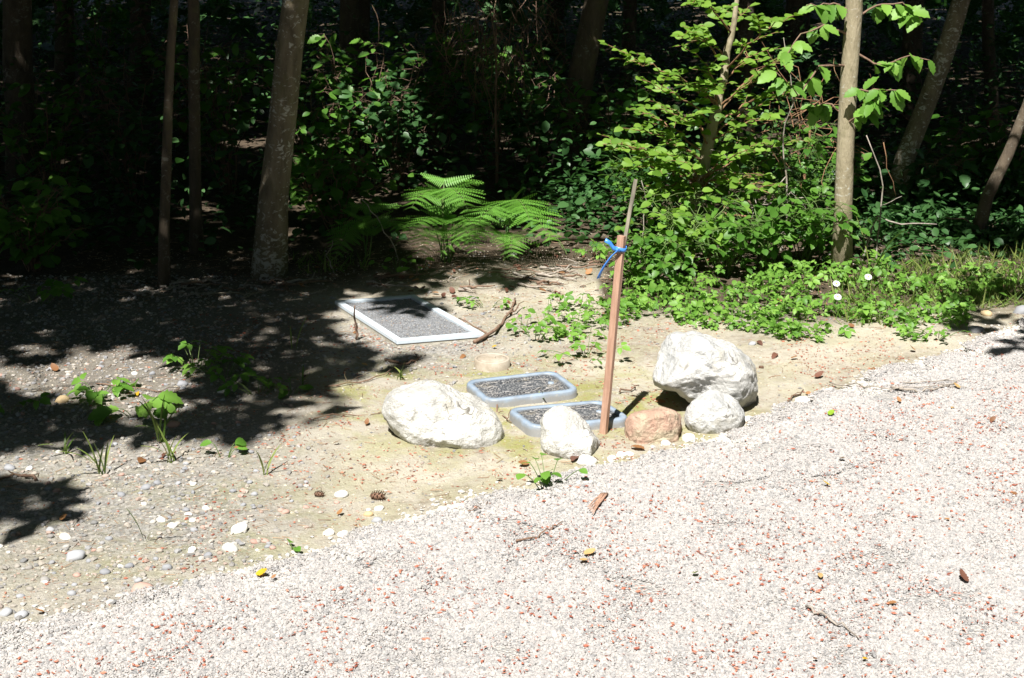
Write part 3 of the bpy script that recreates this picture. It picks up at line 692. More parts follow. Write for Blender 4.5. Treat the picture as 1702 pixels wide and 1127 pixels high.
# round cap
p = sp(818, 609, .012); t = thing('cleanout_cap', p, 'round tan cap set in gravel behind the valve boxes', 'pipe cap')
def circ(r, n=36): a = np.linspace(0, 2*np.pi, n, endpoint=False); return np.c_[r*np.cos(a), r*np.sin(a)]
rr = 30*mpp(p.y)
mb = MB(); loops(mb, [(circ(rr), -.05), (circ(rr), .018), (circ(rr-.003), .021), (circ(rr-.010), .021), (circ(rr-.011), .017)], False); build(mb, 'rim', M['cap'], t)
mb = MB(); loops(mb, [(circ(rr-.0115), .01), (circ(rr-.0118), .0185), (circ(rr*.62), .021), (circ(rr*.2), .022)], True); build(mb, 'lid', M['cap'], t)
mb = MB(); loops(mb, [(rrect(.026, .026, .003, 2), .0215), (rrect(.024, .024, .003, 2), .027)], True); build(mb, 'plug', M['cap'], t, smooth=False)

# ------------------------------------------------------------------ stakes and ribbon
def bar(p0, p1, w, dpt, roll, m, name, n=10, chip=.0008):
    p0, p1 = np.array(p0), np.array(p1); ax = (p1-p0)/np.linalg.norm(p1-p0)
    x = np.array([math.cos(roll), math.sin(roll), 0]); x -= ax*(x@ax); x /= np.linalg.norm(x); y = np.cross(ax, x)
    b_ = .0018; prof = []
    for sx, sy in ((1, 1), (-1, 1), (-1, -1), (1, -1)):
        e = [(sx*(w/2-b_), sy*dpt/2), (sx*w/2, sy*(dpt/2-b_))]
        prof += e[::-1] if sx*sy > 0 else e
    prof = np.array(prof); k = len(prof); mb = MB(); V = []
    for i in range(n):
        c = p0+(p1-p0)*i/(n-1); s = prof+rng.normal(0, chip, prof.shape)*.5
        V.append(c+s[:, 0:1]*x+s[:, 1:2]*y)
    V = np.concatenate(V); q = [[i*k+j, i*k+(j+1) % k, (i+1)*k+(j+1) % k, (i+1)*k+j] for i in range(n-1) for j in range(k)]
    mb.add(V-p0, [np.array(q), np.array([[(n-1)*k+j for j in range(k)], list(range(k))[::-1]])]); return build(mb, name, m, None, p0, smooth=False)
sb = sp(1003, 720); st_top = at(1033.5, 392, sb.y+.03)
pb = sb+(sb-st_top)*.25
tag(bar(pb, st_top, .0235, .019, R(-32), M['wood'], 'wooden_stake', 14), 'reddish wooden survey stake leaning right, tied with blue ribbon', 'stake')
lb = sp(1021, 497); lt_ = at(1057, 298, lb.y+.02); lb2 = lb+(lb-lt_)*.2
tag(bar(lb2, lt_, .017, .011, R(-20), M['wood_old'], 'weathered_lath', 10), 'thin weathered lath standing behind the wooden stake', 'lath')
kn = at(1029, 413, sb.y+.028)
def strip(mb, pts, wv, th=.0012):
    P = np.array([list(p) for p in pts]); T = np.gradient(P, axis=0); T /= np.linalg.norm(T, axis=1)[:, None]
    wv = np.broadcast_to(np.array(wv, float), P.shape); Wv = wv-T*(wv*T).sum(1)[:, None]; Nn = np.cross(T, Wv); Nn /= np.linalg.norm(Nn, axis=1)[:, None]
    m_ = len(P); V = np.concatenate([P+Wv+Nn*th/2, P-Wv+Nn*th/2, P-Wv-Nn*th/2, P+Wv-Nn*th/2]); q = []
    for i in range(m_-1):
        for s in range(4): a_ = s*m_; b_ = ((s+1) % 4)*m_; q.append([a_+i, b_+i, b_+i+1, a_+i+1])
    mb.add(V, [np.array(q), np.array([[0, 3*m_, 2*m_, m_], [m_-1, 2*m_-1, 3*m_-1, 4*m_-1]])])
mb = MB(); Yk = sb.y+.028
ang = np.linspace(0, 2*np.pi, 24); ax = np.array(st_top-sb); ax /= np.linalg.norm(ax)
loop = [np.array(at(1031, 413, Yk))+np.array([.0195*math.cos(x_), .0185*math.sin(x_), .003*math.sin(x_*2)]) for x_ in ang]; strip(mb, loop, ax*.006)
kf = np.array(at(1025, 413, Yk))+np.array([0, -.022, 0])
strip(mb, [kf+np.array([.012, .004, -.002]), kf, kf+np.array([-.012, -.004, .006]), np.array(at(1014, 404, Yk-.03)), np.array(at(1006, 399, Yk-.035))], np.array([.002, .002, .006]))
strip(mb, resample([kf+np.array([.004, 0, 0]), np.array(at(1017, 425, Yk-.03)), np.array(at(1006, 440, Yk-.035)), np.array(at(999, 452, Yk-.03)), np.array(at(994, 463, Yk-.02))], 12), np.array([.0055, .003, .002]))
v, f = IV2, IF2; mb.add(v*np.array([.005, .0045, .006])+kf, [f])
tag(build(mb, 'flagging_ribbon', M['ribbon'], None), 'blue plastic ribbon knotted around the wooden stake with two tails', 'ribbon')

# ------------------------------------------------------------------ trees, and where their crowns leave the sun through
KX, KY = SH.x/math.tan(ELEV), SH.y/math.tan(ELEV)      # how far a shadow runs per metre of height
SHADE = [
 [(-400,300),(-400,600),(0,604),(60,612),(130,590),(240,585),(300,598),(400,640),(500,640),(560,628),(640,618),(715,600),(650,592),(600,580),(545,560),(540,525),(575,520),(600,505),(570,497),(560,480),(700,478),(760,470),(1000,470),(1000,300)],
 [(-300,612),(40,640),(90,680),(85,740),(60,780),(-300,790)],
 [(90,690),(150,676),(240,690),(330,716),(240,735),(150,745),(95,730)],
 [(255,640),(330,632),(440,650),(545,640),(520,678),(470,700),(430,722),(380,730),(300,700),(262,672)],
 [(-300,790),(55,792),(95,822),(118,850),(90,872),(30,868),(-300,915)],
 [(640,486),(700,488),(745,510),(740,525),(690,522),(655,512)],
 [(1590,520),(1640,545),(1600,556),(1560,530)],
 [(1640,560),(1720,570),(1720,600),(1650,585)], [(1660,530),(1720,528),(1720,550),(1670,548)],
]
HOLES = [  # sunlit ground inside the shade
 [(-60,618),(60,606),(150,604),(270,616),(315,640),(300,668),(250,686),(120,684),(30,662)], [(596,570),(575,545),(566,515),(650,560),(740,575),(660,580)],
 [(690,440),(960,428),(1000,452),(900,466),(750,466)], [(510,440),(560,426),(610,434),(560,450)], [(730,468),(860,460),(1000,470),(1000,490),(820,486)],
 [(552,500),(640,560),(620,530),(580,500)], [(400,642),(450,634),(440,656)], [(20,585),(120,574),(180,584),(170,602),(40,604)], [(330,668),(380,664),(420,690),(350,700)], [(-60,745),(80,750),(130,775),(60,795),(-60,790)],
 [(380,560),(460,548),(530,570),(440,580)], [(250,596),(300,590),(340,606),(290,620)], [(160,686),(240,676),(300,690),(270,704),(190,702)], [(420,660),(500,664),(520,690),(440,690)], [(600,470),(680,470),(700,490),(640,486)],
]
def grow(p, f):
    c_ = np.mean(np.array(p, float), axis=0); return [tuple(c_+(np.array(q)-c_)*f) for q in p]
HOLES = [grow(p, 1.14) for p in HOLES]
def lit(gx_, gy_):
    n1 = fbm(gx_*3.1, gy_*3.1, 71, 3)-.5; n2 = fbm(gx_*9, gy_*9, 73, 2)-.5
    px, py = proj(gx_, gy_, 0*gx_)
    qx = px+60*n1+40*n2; qy = py+26*(fbm(gx_*3.1+9, gy_*3.1, 75, 3)-.5)+22*n2
    vis = (gy_ > 2.2)
    sh = np.zeros(gx_.shape, bool)
    for p in SHADE: sh |= inpoly(qx, qy, p)
    for p in HOLES: sh &= ~(inpoly(qx, qy, p) & (n2 > -.2))
    near = ~sh
    # forest: dark with sun patches
    f = fbm(gx_*2.3, gy_*2.3, 81, 3)+.25*n2
    thr = np.full(gx_.shape, .64)
    z1 = np.exp(-(((gx_-1.05)/.85)**4+((gy_-7.6)/1.15)**4)); thr -= .62*z1            # shrub and brambles right of the stakes
    z2 = np.exp(-(((gx_+.85)/.75)**2+((gy_-9.6)/1.2)**2)); thr -= .16*z2
    z3 = np.exp(-(((gx_+.22)/.36)**4+((gy_-7.4)/.42)**4))+np.exp(-(((gx_-.08)/.36)**4+((gy_-7.2)/.35)**4)); thr -= .75*np.minimum(z3, 1)   # ferns
    z4 = np.exp(-(((gx_-2.05)/.5)**2+((gy_-7.7)/.7)**2)); thr -= .12*z4
    z5 = np.exp(-(((gx_-2.3)/.9)**2+((gy_-6.9)/.45)**2)); thr -= .35*z5
    z6 = np.exp(-(((gx_+1.15)/.16)**4+((gy_-7.5)/.35)**4)); thr -= .25*z6           # flecks on the big trunk
    dark = sstep(-1.3, -1.8, gx_)*sstep(6.2, 6.8, gy_); thr += .12*dark
    thr += .10*sstep(10.5, 12.5, gy_)
    fl = f > thr
    isf = (py < 478) & (px < 1000) | (py < 440) | ((py < 500) & (px > 1480))
    r = np.where(isf, fl | (inpoly(qx, qy, HOLES[2]) & (n2 > -.1)) | (inpoly(qx, qy, HOLES[4]) & (n2 > -.05)), near)
    return np.where(vis, r, (gx_ > -2.0) & (gy_ <= 2.2))
TREES = []     # name, base, points of trunk up to the crown, radius
def tree(pts, r0, r1, m, label, height=8.0, name='alder_tree', lean_top=None, burls=0):
    P = [Vector(p) for p in pts]; base = P[0].copy()
    t = thing(name, base, label, 'tree', 'trees at the forest edge')
    d = (P[-1]-P[0]).normalized()
    top = P[-1]+Vector((d.x*.7, d.y*.7, max(.6, d.z))).normalized()*(height-P[-1].z)
    Q = resample(P+[top], 26, .006); rad = np.interp(Q[:, 2], [base.z, base.z+.06, base.z+.25, P[-1].z, height], [r0*1.4, r0*1.12, r0, r1, r1*.35])
    Q[0, 2] -= .15
    v, f = tube(Q-np.array(base), rad, 14, True, .06); mb = MB(); mb.add(v, f)
    for _ in range(burls):
        k = random.randrange(3, 10); a_ = random.uniform(3.4, 6); c_ = Q[k]-np.array(base)+np.array([math.cos(a_), math.sin(a_), 0])*rad[k]*.9
        mb.add(IV2*np.array([.012, .012, .018])*random.uniform(.7, 1.3)+c_, [IF2])
    build(mb, 'trunk', m, t)
    TREES.append(dict(o=t, Q=Q, rad=rad, m=m, clumps=[], leaves=[])); return t
def root(px, py): p = sp(px, py); return p
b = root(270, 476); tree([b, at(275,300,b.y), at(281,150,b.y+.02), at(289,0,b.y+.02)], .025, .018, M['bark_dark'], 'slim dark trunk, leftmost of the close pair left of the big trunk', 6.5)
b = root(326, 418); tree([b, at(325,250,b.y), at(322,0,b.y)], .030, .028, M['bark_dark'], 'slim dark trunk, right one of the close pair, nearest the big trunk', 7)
b = root(443, 458); T3 = tree([b, at(450,380,b.y), at(462,240,b.y), at(480,100,b.y), at(494,0,b.y+.02)], .070, .060, M['bark'], 'thick pale blotched trunk leaning slightly right behind the hatch', 9, burls=5)
b = root(1400, 452); T4 = tree([b, at(1402,300,b.y), at(1408,150,b.y), at(1416,0,b.y)], .042, .038, M['bark_pale'], 'sunlit tan trunk with broad leaves above the ground cover', 7.5, burls=2)
b = root(1478, 352); tree([b, at(1512,240,b.y), at(1565,110,b.y), at(1600,0,b.y)], .055, .048, M['bark'], 'dim trunk leaning right behind the sunlit tan trunk', 8)
b = root(1614, 402); tree([b, at(1640,320,b.y), at(1672,260,b.y), at(1712,170,b.y)],   .032, .026, M['bark_dark'], 'thin trunk slanting out at the right picture edge', 6)
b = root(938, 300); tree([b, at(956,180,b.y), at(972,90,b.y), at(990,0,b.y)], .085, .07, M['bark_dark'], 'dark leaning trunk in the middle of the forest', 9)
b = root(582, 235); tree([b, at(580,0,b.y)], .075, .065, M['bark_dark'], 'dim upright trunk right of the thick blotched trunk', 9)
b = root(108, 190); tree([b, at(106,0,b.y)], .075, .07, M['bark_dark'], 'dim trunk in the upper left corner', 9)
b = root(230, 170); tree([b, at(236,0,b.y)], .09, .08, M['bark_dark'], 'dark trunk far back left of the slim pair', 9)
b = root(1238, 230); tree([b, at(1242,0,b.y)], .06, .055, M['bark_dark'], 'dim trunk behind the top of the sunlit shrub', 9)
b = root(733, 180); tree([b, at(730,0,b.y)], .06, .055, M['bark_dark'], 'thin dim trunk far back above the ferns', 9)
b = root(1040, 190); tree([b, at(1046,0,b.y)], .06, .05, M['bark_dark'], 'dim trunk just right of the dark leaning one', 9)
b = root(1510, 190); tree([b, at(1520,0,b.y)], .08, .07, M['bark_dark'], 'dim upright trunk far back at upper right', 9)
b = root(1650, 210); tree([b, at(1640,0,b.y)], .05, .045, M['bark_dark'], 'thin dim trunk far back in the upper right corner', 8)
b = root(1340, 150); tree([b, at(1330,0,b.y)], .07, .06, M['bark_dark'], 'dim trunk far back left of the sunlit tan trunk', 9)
for k, (x, y, la) in enumerate([(-3.2,2.6,'tall tree just outside the left edge nearest the drive'),(-3.6,4.5,'tall tree outside the left edge level with the boulders'),(-4.2,6.6,'tall tree outside the left edge level with the hatch'),(-5.6,3.4,'second row tree far outside the left edge'),(-6.0,8.5,'forest tree deep left of the frame'),(-3.0,9.0,'forest tree left behind the slim pair'),(4.6,6.2,'tall tree just outside the right edge by the verge'),(3.9,8.8,'forest tree outside the right edge'),(6.3,9.5,'forest tree far right of the frame'),(-1.2,11.5,'forest tree deep behind the thick blotched trunk'),(2.2,12.0,'forest tree deep behind the sunlit shrub'),(-4.6,12.5,'forest tree deep on the left'),(5.2,13.5,'forest tree deep on the right'),(0.4,15,'forest tree far back in the middle')]):
    z = float(ground_h(x, y)); tree([(x, y, z), (x+.05, y+.02, 1.0), (x+.1, y, 2.2)], .09, .075, M['bark_dark'], la, 9.5)
# crowns: clumps are spread so that together they shade the wood, and each belongs to the nearest trunk
NCL = 6400
gxx = -8+16*rng.random(NCL); gyy = 3.6+14.5*rng.random(NCL)
zz = 2.3+5.2*rng.random(NCL)
cx_, cy2 = gxx-KX*zz, gyy-KY*zz
TX = np.array([[np.interp(2.5+k, t['Q'][:, 2], t['Q'][:, 0]), np.interp(2.5+k, t['Q'][:, 2], t['Q'][:, 1])] for t in TREES for k in (2,)])
dist = np.hypot(cx_[:, None]-TX[None, :, 0], cy2[:, None]-TX[None, :, 1]); near = dist.argmin(1); nd_ = dist.min(1)
ok = nd_ < 3.3
LS = tpl_simple(.6)
idx = np.repeat(np.nonzero(ok)[0], 36)
P = np.stack([cx_, cy2, zz], 1)[idx]+rng.normal(0, 1, (len(idx), 3))*np.array([.30, .30, .16])
keep = P[:, 2] > 1.95; P, idx = P[keep], idx[keep]
keep = ~lit(P[:, 0]+KX*P[:, 2], P[:, 1]+KY*P[:, 2]); P, idx = P[keep], idx[keep]
cnt = np.bincount(idx, minlength=NCL)
for k, t in enumerate(TREES):
    s_ = near[idx] == k
    if s_.any(): t['leaves'].append(P[s_])
    t['clumps'] = [np.array([cx_[i], cy2[i], zz[i]]) for i in np.nonzero(ok & (near == k) & (cnt > 14))[0]]
for t in TREES:
    o = np.array(t['o'].location)
    mb = MB()
    if t['leaves']:
        P = np.concatenate(t['leaves']); N = len(P); leaves(mb, LS, P-o, rand_dirs(N, -.1), up_normals(N, .45), .115+.06*rng.random(N))
        build(mb, 'crown', M['leaf_crown'], t['o'])
    mb = MB(); C = t['clumps']; random.shuffle(C)
    for c in C[:26]:
        zb = max(2.0, c[2]-.25-.25*np.hypot(c[0]-t['Q'][-1, 0], c[1]-t['Q'][-1, 1])); q = np.array([np.interp(zb, t['Q'][:, 2], t['Q'][:, k]) for k in range(3)])
        if np.any((lit(np.array([c[0]+KX*c[2]]), np.array([c[1]+KY*c[2]])))): continue
        L = np.linalg.norm(c-q); v, f = tube(curve(q-o, c-o, (0, 0, .06*L), 6, .012), np.linspace(.006+.006*L, .003, 6), 5); mb.add(v, f)
    if mb.n: build(mb, 'limbs', t['m'], t['o'])
# far wood closing the view, its unseen ring behind added to block sky light
mb = MB(); N = 42000; an = rng.random(N)*2*math.pi; rr_ = np.where(np.sin(an) > -.1, 13+8*rng.random(N), 8.5+4*rng.random(N)); zz_ = np.where(np.sin(an) > -.1, 12, 19)*rng.random(N)**.9
P = np.stack([rr_*np.cos(an), 2.5+rr_*np.sin(an), zz_+.1], 1)
gX, gY = P[:, 0]+KX*P[:, 2], P[:, 1]+KY*P[:, 2]; bad = (np.abs(gX-.3) < 3.6) & (gY > 1) & (gY < 7.2)
P = P[~bad]; N = len(P); leaves(mb, LS, P, rand_dirs(N, -.1), up_normals(N, .9), .45+.3*rng.random(N))
tag(build(mb, 'far_wood_sky_block', M['leaf_dark']), 'dark wood behind the nearer trees and an unseen leaf ring added to block skylight', kind='stuff')
# undergrowth: leaf masses below knee height to chest height, deep in shade
mb = MB(); LO = tpl_oval(.68, .15, 0, 0, 3); C = []
x, y = region(2150, -6.5, 6.5, 7.2, 18); pxx, pyy = proj(x, y, 0*x)
k = (rng.random(len(x)) < .35+.8*fbm(x*1.1, y*1.1, 91)) & ~((y < 7.5) & (pxx > 380) & (pxx < 940)) & ~((y < 7.6) & (pxx > 1000) & (pxx < 1400)); x, y = x[k], y[k]
x2, y2 = region(260, -.2, 3.2, 7.1, 8.6); px2, py2 = proj(x2, y2, 0*x2); k = ((px2 > 1400) & (py2 < 470)) | ((px2 > 900) & (px2 < 1080) & (y2 > 7.35)); x, y = np.r_[x, x2[k]], np.r_[y, y2[k]]
for a_, b_ in zip(x, y):
    n = 36; hh = random.uniform(.15, 1.0)*max(.12, min(1.7, .55+(b_-7.5)*.25 if a_ < 1.3 else .16+(b_-7.2)*.22)*(.5 if b_ < 7.9 else 1)); g = float(ground_h(a_, b_))
    q = np.stack([a_+rng.normal(0, .2, n), b_+rng.normal(0, .2, n), g+hh*rng.random(n)**.6], 1); C.append(q)
P = np.concatenate(C); N = len(P); sz = .026+.05*rng.random(N)**1.8
for far, tp_ in ((0, LO), (1, tpl_simple(.66))):
    s = (P[:, 1] > 9.3) == bool(far); n = int(s.sum()); leaves(mb, tp_, P[s], rand_dirs(n, -.05), up_normals(n, .45), sz[s])
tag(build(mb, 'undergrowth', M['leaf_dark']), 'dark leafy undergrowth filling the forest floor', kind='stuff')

# ------------------------------------------------------------------ bushes
LEAFM = {}
def leaf_meshes(kind, m):
    key = (kind, m.name)
    if key not in LEAFM:
        T = {'oval': lambda s: tpl_oval(.62+.04*s, .08+.05*s, 0, s), 'round': lambda s: tpl_oval(.78, .08+.05*s, 0, s), 'tooth': lambda s: tpl_oval(.6, .15+.07*s, 11, s), 'lobed': lambda s: tpl_lobed(s), 'beech': lambda s: tpl_oval(.47+.03*s, .12+.08*s, 9, s), 'dry': lambda s: tpl_oval(.44+.05*s, .45-.3*s, 9, s)}[kind]
        LEAFM[key] = ([T(s) for s in range(4)], [tpl_mesh(T(s), 'leaf', m, .23*s) for s in range(4)])
    return LEAFM[key]
def put_leaves(t, kind, m, P, D, Nn, S, limit):
    """the largest ones as leaf parts, the rest joined"""
    tp, me = leaf_meshes(kind, m); o = np.array(t.location); N = len(P); d = P[:, 1]-S*12
    order = np.argsort(d); a_ = order[:limit]; b_ = order[limit:]
    for i in a_: leaf_object(random.choice(me), t, P[i]-o, D[i], Nn[i], S[i])
    if len(b_):
        mb = MB()
        for k in range(4):
            s = b_[k::4]; leaves(mb, tp[k], P[s]-o, D[s], Nn[s], S[s])
        tag(build(mb, 'foliage', m, t), kind='stuff')
def bush(base, h, spread, nst, label, m, kind='oval', ls=.05, per=9, limit=40, stemm=None, cat='shrub', name='leafy_shrub', group=None, flat=.3, droop=0, sr=.005):
    t = thing(name, base, label, cat, group); o = np.array(base); stemm = stemm or M['twig']
    P = []; D = []; Nn = []; mb = MB()
    for i in range(nst):
        a_ = random.uniform(0, 6.283); s = spread*random.uniform(.3, 1); hh = h*random.uniform(.55, 1)
        tip = np.array([math.cos(a_)*s, math.sin(a_)*s, hh*(1-droop*random.random())]); C = curve((random.uniform(-.03,.03), random.uniform(-.03,.03), -.02), tip, (0, 0, .12*hh+droop*.3*hh), 9, .02)
        v, f = tube(C, np.linspace(sr, sr*.35, 9), 5); mb.add(v, f)
        for k in range(per):
            u = random.uniform(.25, 1); q = np.array([np.interp(u, np.linspace(0, 1, 9), C[:, j]) for j in range(3)])
            e = np.array([random.gauss(0, 1), random.gauss(0, 1), random.gauss(0, .25)]); e /= np.linalg.norm(e)
            tl = random.uniform(.02, .10)*min(1, spread*3)
            q2 = q+e*tl; v, f = tube([q, (q+q2)/2+np.array([0,0,.006]), q2], [.0016, .0013, .001], 3, False); mb.add(v, f)
            P.append(q2); D.append(e+np.array([0, 0, -.15])); Nn.append([random.gauss(0, flat), random.gauss(0, flat)-.45, 1])
    build(mb, 'stems', stemm, t)
    P = np.array(P)+o; n = len(P); put_leaves(t, kind, m, P, np.array(D), np.array(Nn), ls*(.6+.7*rng.random(n)), limit); return t
# the tall sunlit shrub
b = sp(1150, 440); b.y = 7.25; b.z = float(ground_h(b.x, b.y)); base = b
t = thing('sunlit_shrub', base, 'tall sunlit yellow green shrub with tiered flat sprays right of the stakes', 'shrub'); o = np.array(base)
Yb = base.y; mb = MB()
tr = resample([base-Vector((0,0,.05)), at(1150,335,Yb), at(1172,270,Yb), at(1188,200,Yb), at(1205,120,Yb+.05), at(1222,20,Yb+.08), at(1230,-60,Yb+.1)], 22, .004)
v, f = tube(tr-o, np.interp(np.arange(22), [0, 10, 21], [.034, .026, .007]), 10, True, .15); mb.add(v, f); build(mb, 'trunk', M['bark_pale'], t)
tips = [(1042,103),(1012,250),(1002,240),(1060,190),(1085,148),(1125,60),(1140,8),(1235,20),(1300,95),(1310,30),(1325,150),(1030,282),(1110,330),(1240,300),(1318,238),(1290,330),(1050,215),(1110,240),(1175,110),(1060,330),(1260,180),(1290,200),(1140,150),(1215,240),(1090,290),(1130,200),(1250,90),(1200,300),(1255,250),(1165,60),(1270,130),(1100,180),(1150,280)]
mb = MB(); P = []; D = []; Nn = []
for i, (px, py) in enumerate(tips):
    Yt = Yb+random.uniform(-.55, .45); tip = np.array(at(px, py, Yt))
    zs = tr[:, 2]; zst = min(max(tip[2]-random.uniform(.08, .25)-.12*abs(tip[0]-base.x), .35), 1.9); s0 = np.array([np.interp(zst, zs, tr[:, k]) for k in range(3)])
    L = np.linalg.norm(tip-s0); C = curve(s0, tip, (0, 0, .08*L), 12, .012); v, f = tube(C-o, np.linspace(.0055, .0018, 12), 5); mb.add(v, f)
    ax = (tip-s0)/L; side = np.cross(ax, [0, 0, 1]); side /= np.linalg.norm(side)+1e-6
    subs = [(C, .25)]
    for k in range(int(3+L*6)):
        u = random.uniform(.3, .95); q = np.array([np.interp(u, np.linspace(0, 1, 12), C[:, j]) for j in range(3)]); sg = random.choice((-1, 1))
        e = ax*random.uniform(.5, 1)+side*sg*random.uniform(.5, 1)+np.array([0, 0, random.gauss(.05, .12)]); e /= np.linalg.norm(e)
        l = random.uniform(.08, .2); c2 = curve(q, q+e*l, (0, 0, .01), 5, .02); subs.append((c2, .1)); v, f = tube(c2-o, np.linspace(.002, .001, 5), 4, False); mb.add(v, f)
    for c2, u0 in subs:
        l = np.linalg.norm(c2[-1]-c2[0]); nl = max(3, int(l*(1-u0)/.029)); ax2 = (c2[-1]-c2[0])/l; sd = np.cross(ax2, [0, 0, 1]); sd /= np.linalg.norm(sd)+1e-6
        for k in range(nl):
            u = u0+(1-u0)*(k+.5)/nl; q = np.array([np.interp(u, np.linspace(0, 1, len(c2)), c2[:, j]) for j in range(3)]); sg = 1 if k % 2 else -1
            P.append(q); D.append(ax2*.6+sd*sg*random.uniform(.6, 1)+np.array([0, 0, random.gauss(0, .12)])); Nn.append([random.gauss(0, .45), random.gauss(-.6, .5), 1])
build(mb, 'branches', M['stem_red'], t)
P = np.array(P); put_leaves(t, 'oval', M['leaf_shrub'], P, np.array(D), np.array(Nn), .034+.03*rng.random(len(P)), 300)
# bramble bushes around its foot
for i, (px, py, Y0, h, s, la) in enumerate([(1080,500,6.5,.34,.25,'low bramble bush right behind the stakes'),(1130,470,6.8,.5,.3,'bramble bush at the foot of the tall sunlit shrub'),(1200,470,6.75,.45,.32,'bramble bush behind the largest boulder'),(1270,475,6.8,.5,.32,'bramble bush midway between tall shrub and sunlit trunk'),(1340,465,6.9,.5,.3,'bramble bush touching the left of the sunlit tan trunk'),(1180,420,7.4,.75,.35,'bramble bush behind the tall shrub trunk'),(1270,410,7.5,.75,.4,'tall bramble bush behind and left of the sunlit tan trunk'),(1350,400,7.6,.7,.35,'bramble bush in half shade behind the sunlit tan trunk'),(1080,420,7.5,.6,.3,'bramble bush in half shade left of the tall shrub')]):
    g = gp(px, py); x_, y_ = g.x*Y0/g.y, Y0
    bush((x_, y_, float(ground_h(x_, y_))), h*.9, s*1.05, 18, la, M['leaf_shrub' if i in (1, 5) else 'leaf'], 'round' if i % 2 else 'tooth', .046, 12, 45, M['stem'], 'bramble', 'bramble_bush', 'brambles under the sunlit shrub', .35, .3, .0035)
# understorey shrubs in shade
sh = [(520,300,8.8,1.0,'shade shrub with pale green leaves right of the thick blotched trunk'),(600,300,9.0,1.1,'shade shrub left of centre behind the ferns'),(665,290,8.9,.9,'leafy shade shrub just above the ferns'),(730,280,9.4,1.0,'shade shrub behind the ferns, in the middle of the forest'),(820,270,9.2,.9,'shade shrub left of the dark leaning trunk'),(890,290,9.0,.8,'low shade shrub at the foot of the dark leaning trunk'),(1020,280,8.6,.7,'shade shrub left of the sunlit shrub sprays'),(380,300,8.8,1.0,'dim shrub between the slim pair and the thick blotched trunk'),(220,330,8.6,.9,'dim shrub left of the slim pair'),(90,350,8.4,.9,'dim shrub near the left picture edge'),(60,480,6.9,.5,'low dim shrub at the left picture edge'),(1500,380,8.2,.4,'low dim shrub behind the bare twig'),(1580,330,8.6,.6,'dim shrub right of the leaning trunk'),(1670,330,8.5,.6,'dim shrub at the right picture edge'),(300,100,10.5,1.1,'shrub catching light at upper left between two slim trunks'),(160,60,11,1.2,'bright tipped shrub in the upper left corner'),(560,390,7.7,.5,'low dark shrub left of the ferns')]
for i, (px, py, Y0, h, la) in enumerate(sh):
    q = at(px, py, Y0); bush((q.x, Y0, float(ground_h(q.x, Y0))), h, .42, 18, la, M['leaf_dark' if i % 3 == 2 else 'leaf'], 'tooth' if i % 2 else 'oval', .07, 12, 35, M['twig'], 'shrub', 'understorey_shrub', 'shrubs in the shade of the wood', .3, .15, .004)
# broad leaves low on the sunlit tree
t = T4; o = np.array(t.location); Y4 = o[1]
brs = [((1412,60),[(1370,40),(1330,60),(1300,100)]),((1410,110),[(1360,110),(1330,160),(1290,120)]),((1418,30),[(1450,10),(1500,5),(1530,30)]),((1415,80),[(1460,110),(1510,90),(1545,100)]),((1408,150),[(1450,150),(1490,150)]),((1405,200),[(1380,170),(1340,180)]),((1416,20),[(1390,5),(1340,10)]),((1404,210),[(1430,190),(1455,165)])]
tp, me = leaf_meshes('beech', M['leaf_cover'])
for s0, ch in brs:
    ys = Y4+random.uniform(-.35, .15); C = resample([at(*s0, Y4)]+[at(q[0], q[1], Y4+(ys-Y4)*(k+1)/len(ch)) for k, q in enumerate(ch)], 10, .004)
    mb = MB(); v, f = tube(C-o, np.linspace(.006, .002, 10), 5); mb.add(v, f); build(mb, 'branch', M['twig'], t)
    for k in range(13):
        u = random.uniform(.3, 1); q = np.array([np.interp(u, np.linspace(0, 1, 10), C[:, j]) for j in range(3)])
        e = Vector((random.gauss(0, .8), random.gauss(-.2, .6), random.gauss(-.55, .4)))
        leaf_object(random.choice(me), t, q-o, e, (random.gauss(0, .4), random.gauss(-.7, .3), 1), random.uniform(.06, .105))
# ------------------------------------------------------------------ ferns
def pinna_tpl(n=15):
    V = []; T = []; k = 0
    V += [[-.006,0,0],[.006,0,0],[.003,1,-.1],[-.003,1,-.1]]; T += [[0,1,2],[0,2,3]]; k = 4
    for i in range(n):
        y = .04+.94*i/n; l = .17*(1-y**1.6)+.02; z = -.1*y*y; w = .70/n
        for s in (-1, 1):
            V += [[s*.004,y,z],[s*l*.55,y+w*.15,z+.012],[s*l,y+w*.75,z-.006],[s*l*.5,y+w*.95,z+.008],[s*.004,y+w*.85,z]]
            T += [[k,k+1,k+4],[k+1,k+3,k+4],[k+1,k+2,k+3]] if s > 0 else [[k,k+4,k+1],[k+1,k+4,k+3],[k+1,k+3,k+2]]; k += 5
    return np.array(V, float), [np.array(T)]
PINNA = [tpl_mesh(pinna_tpl(12+s), 'pinna', M['fern'], .3*s) for s in range(3)]
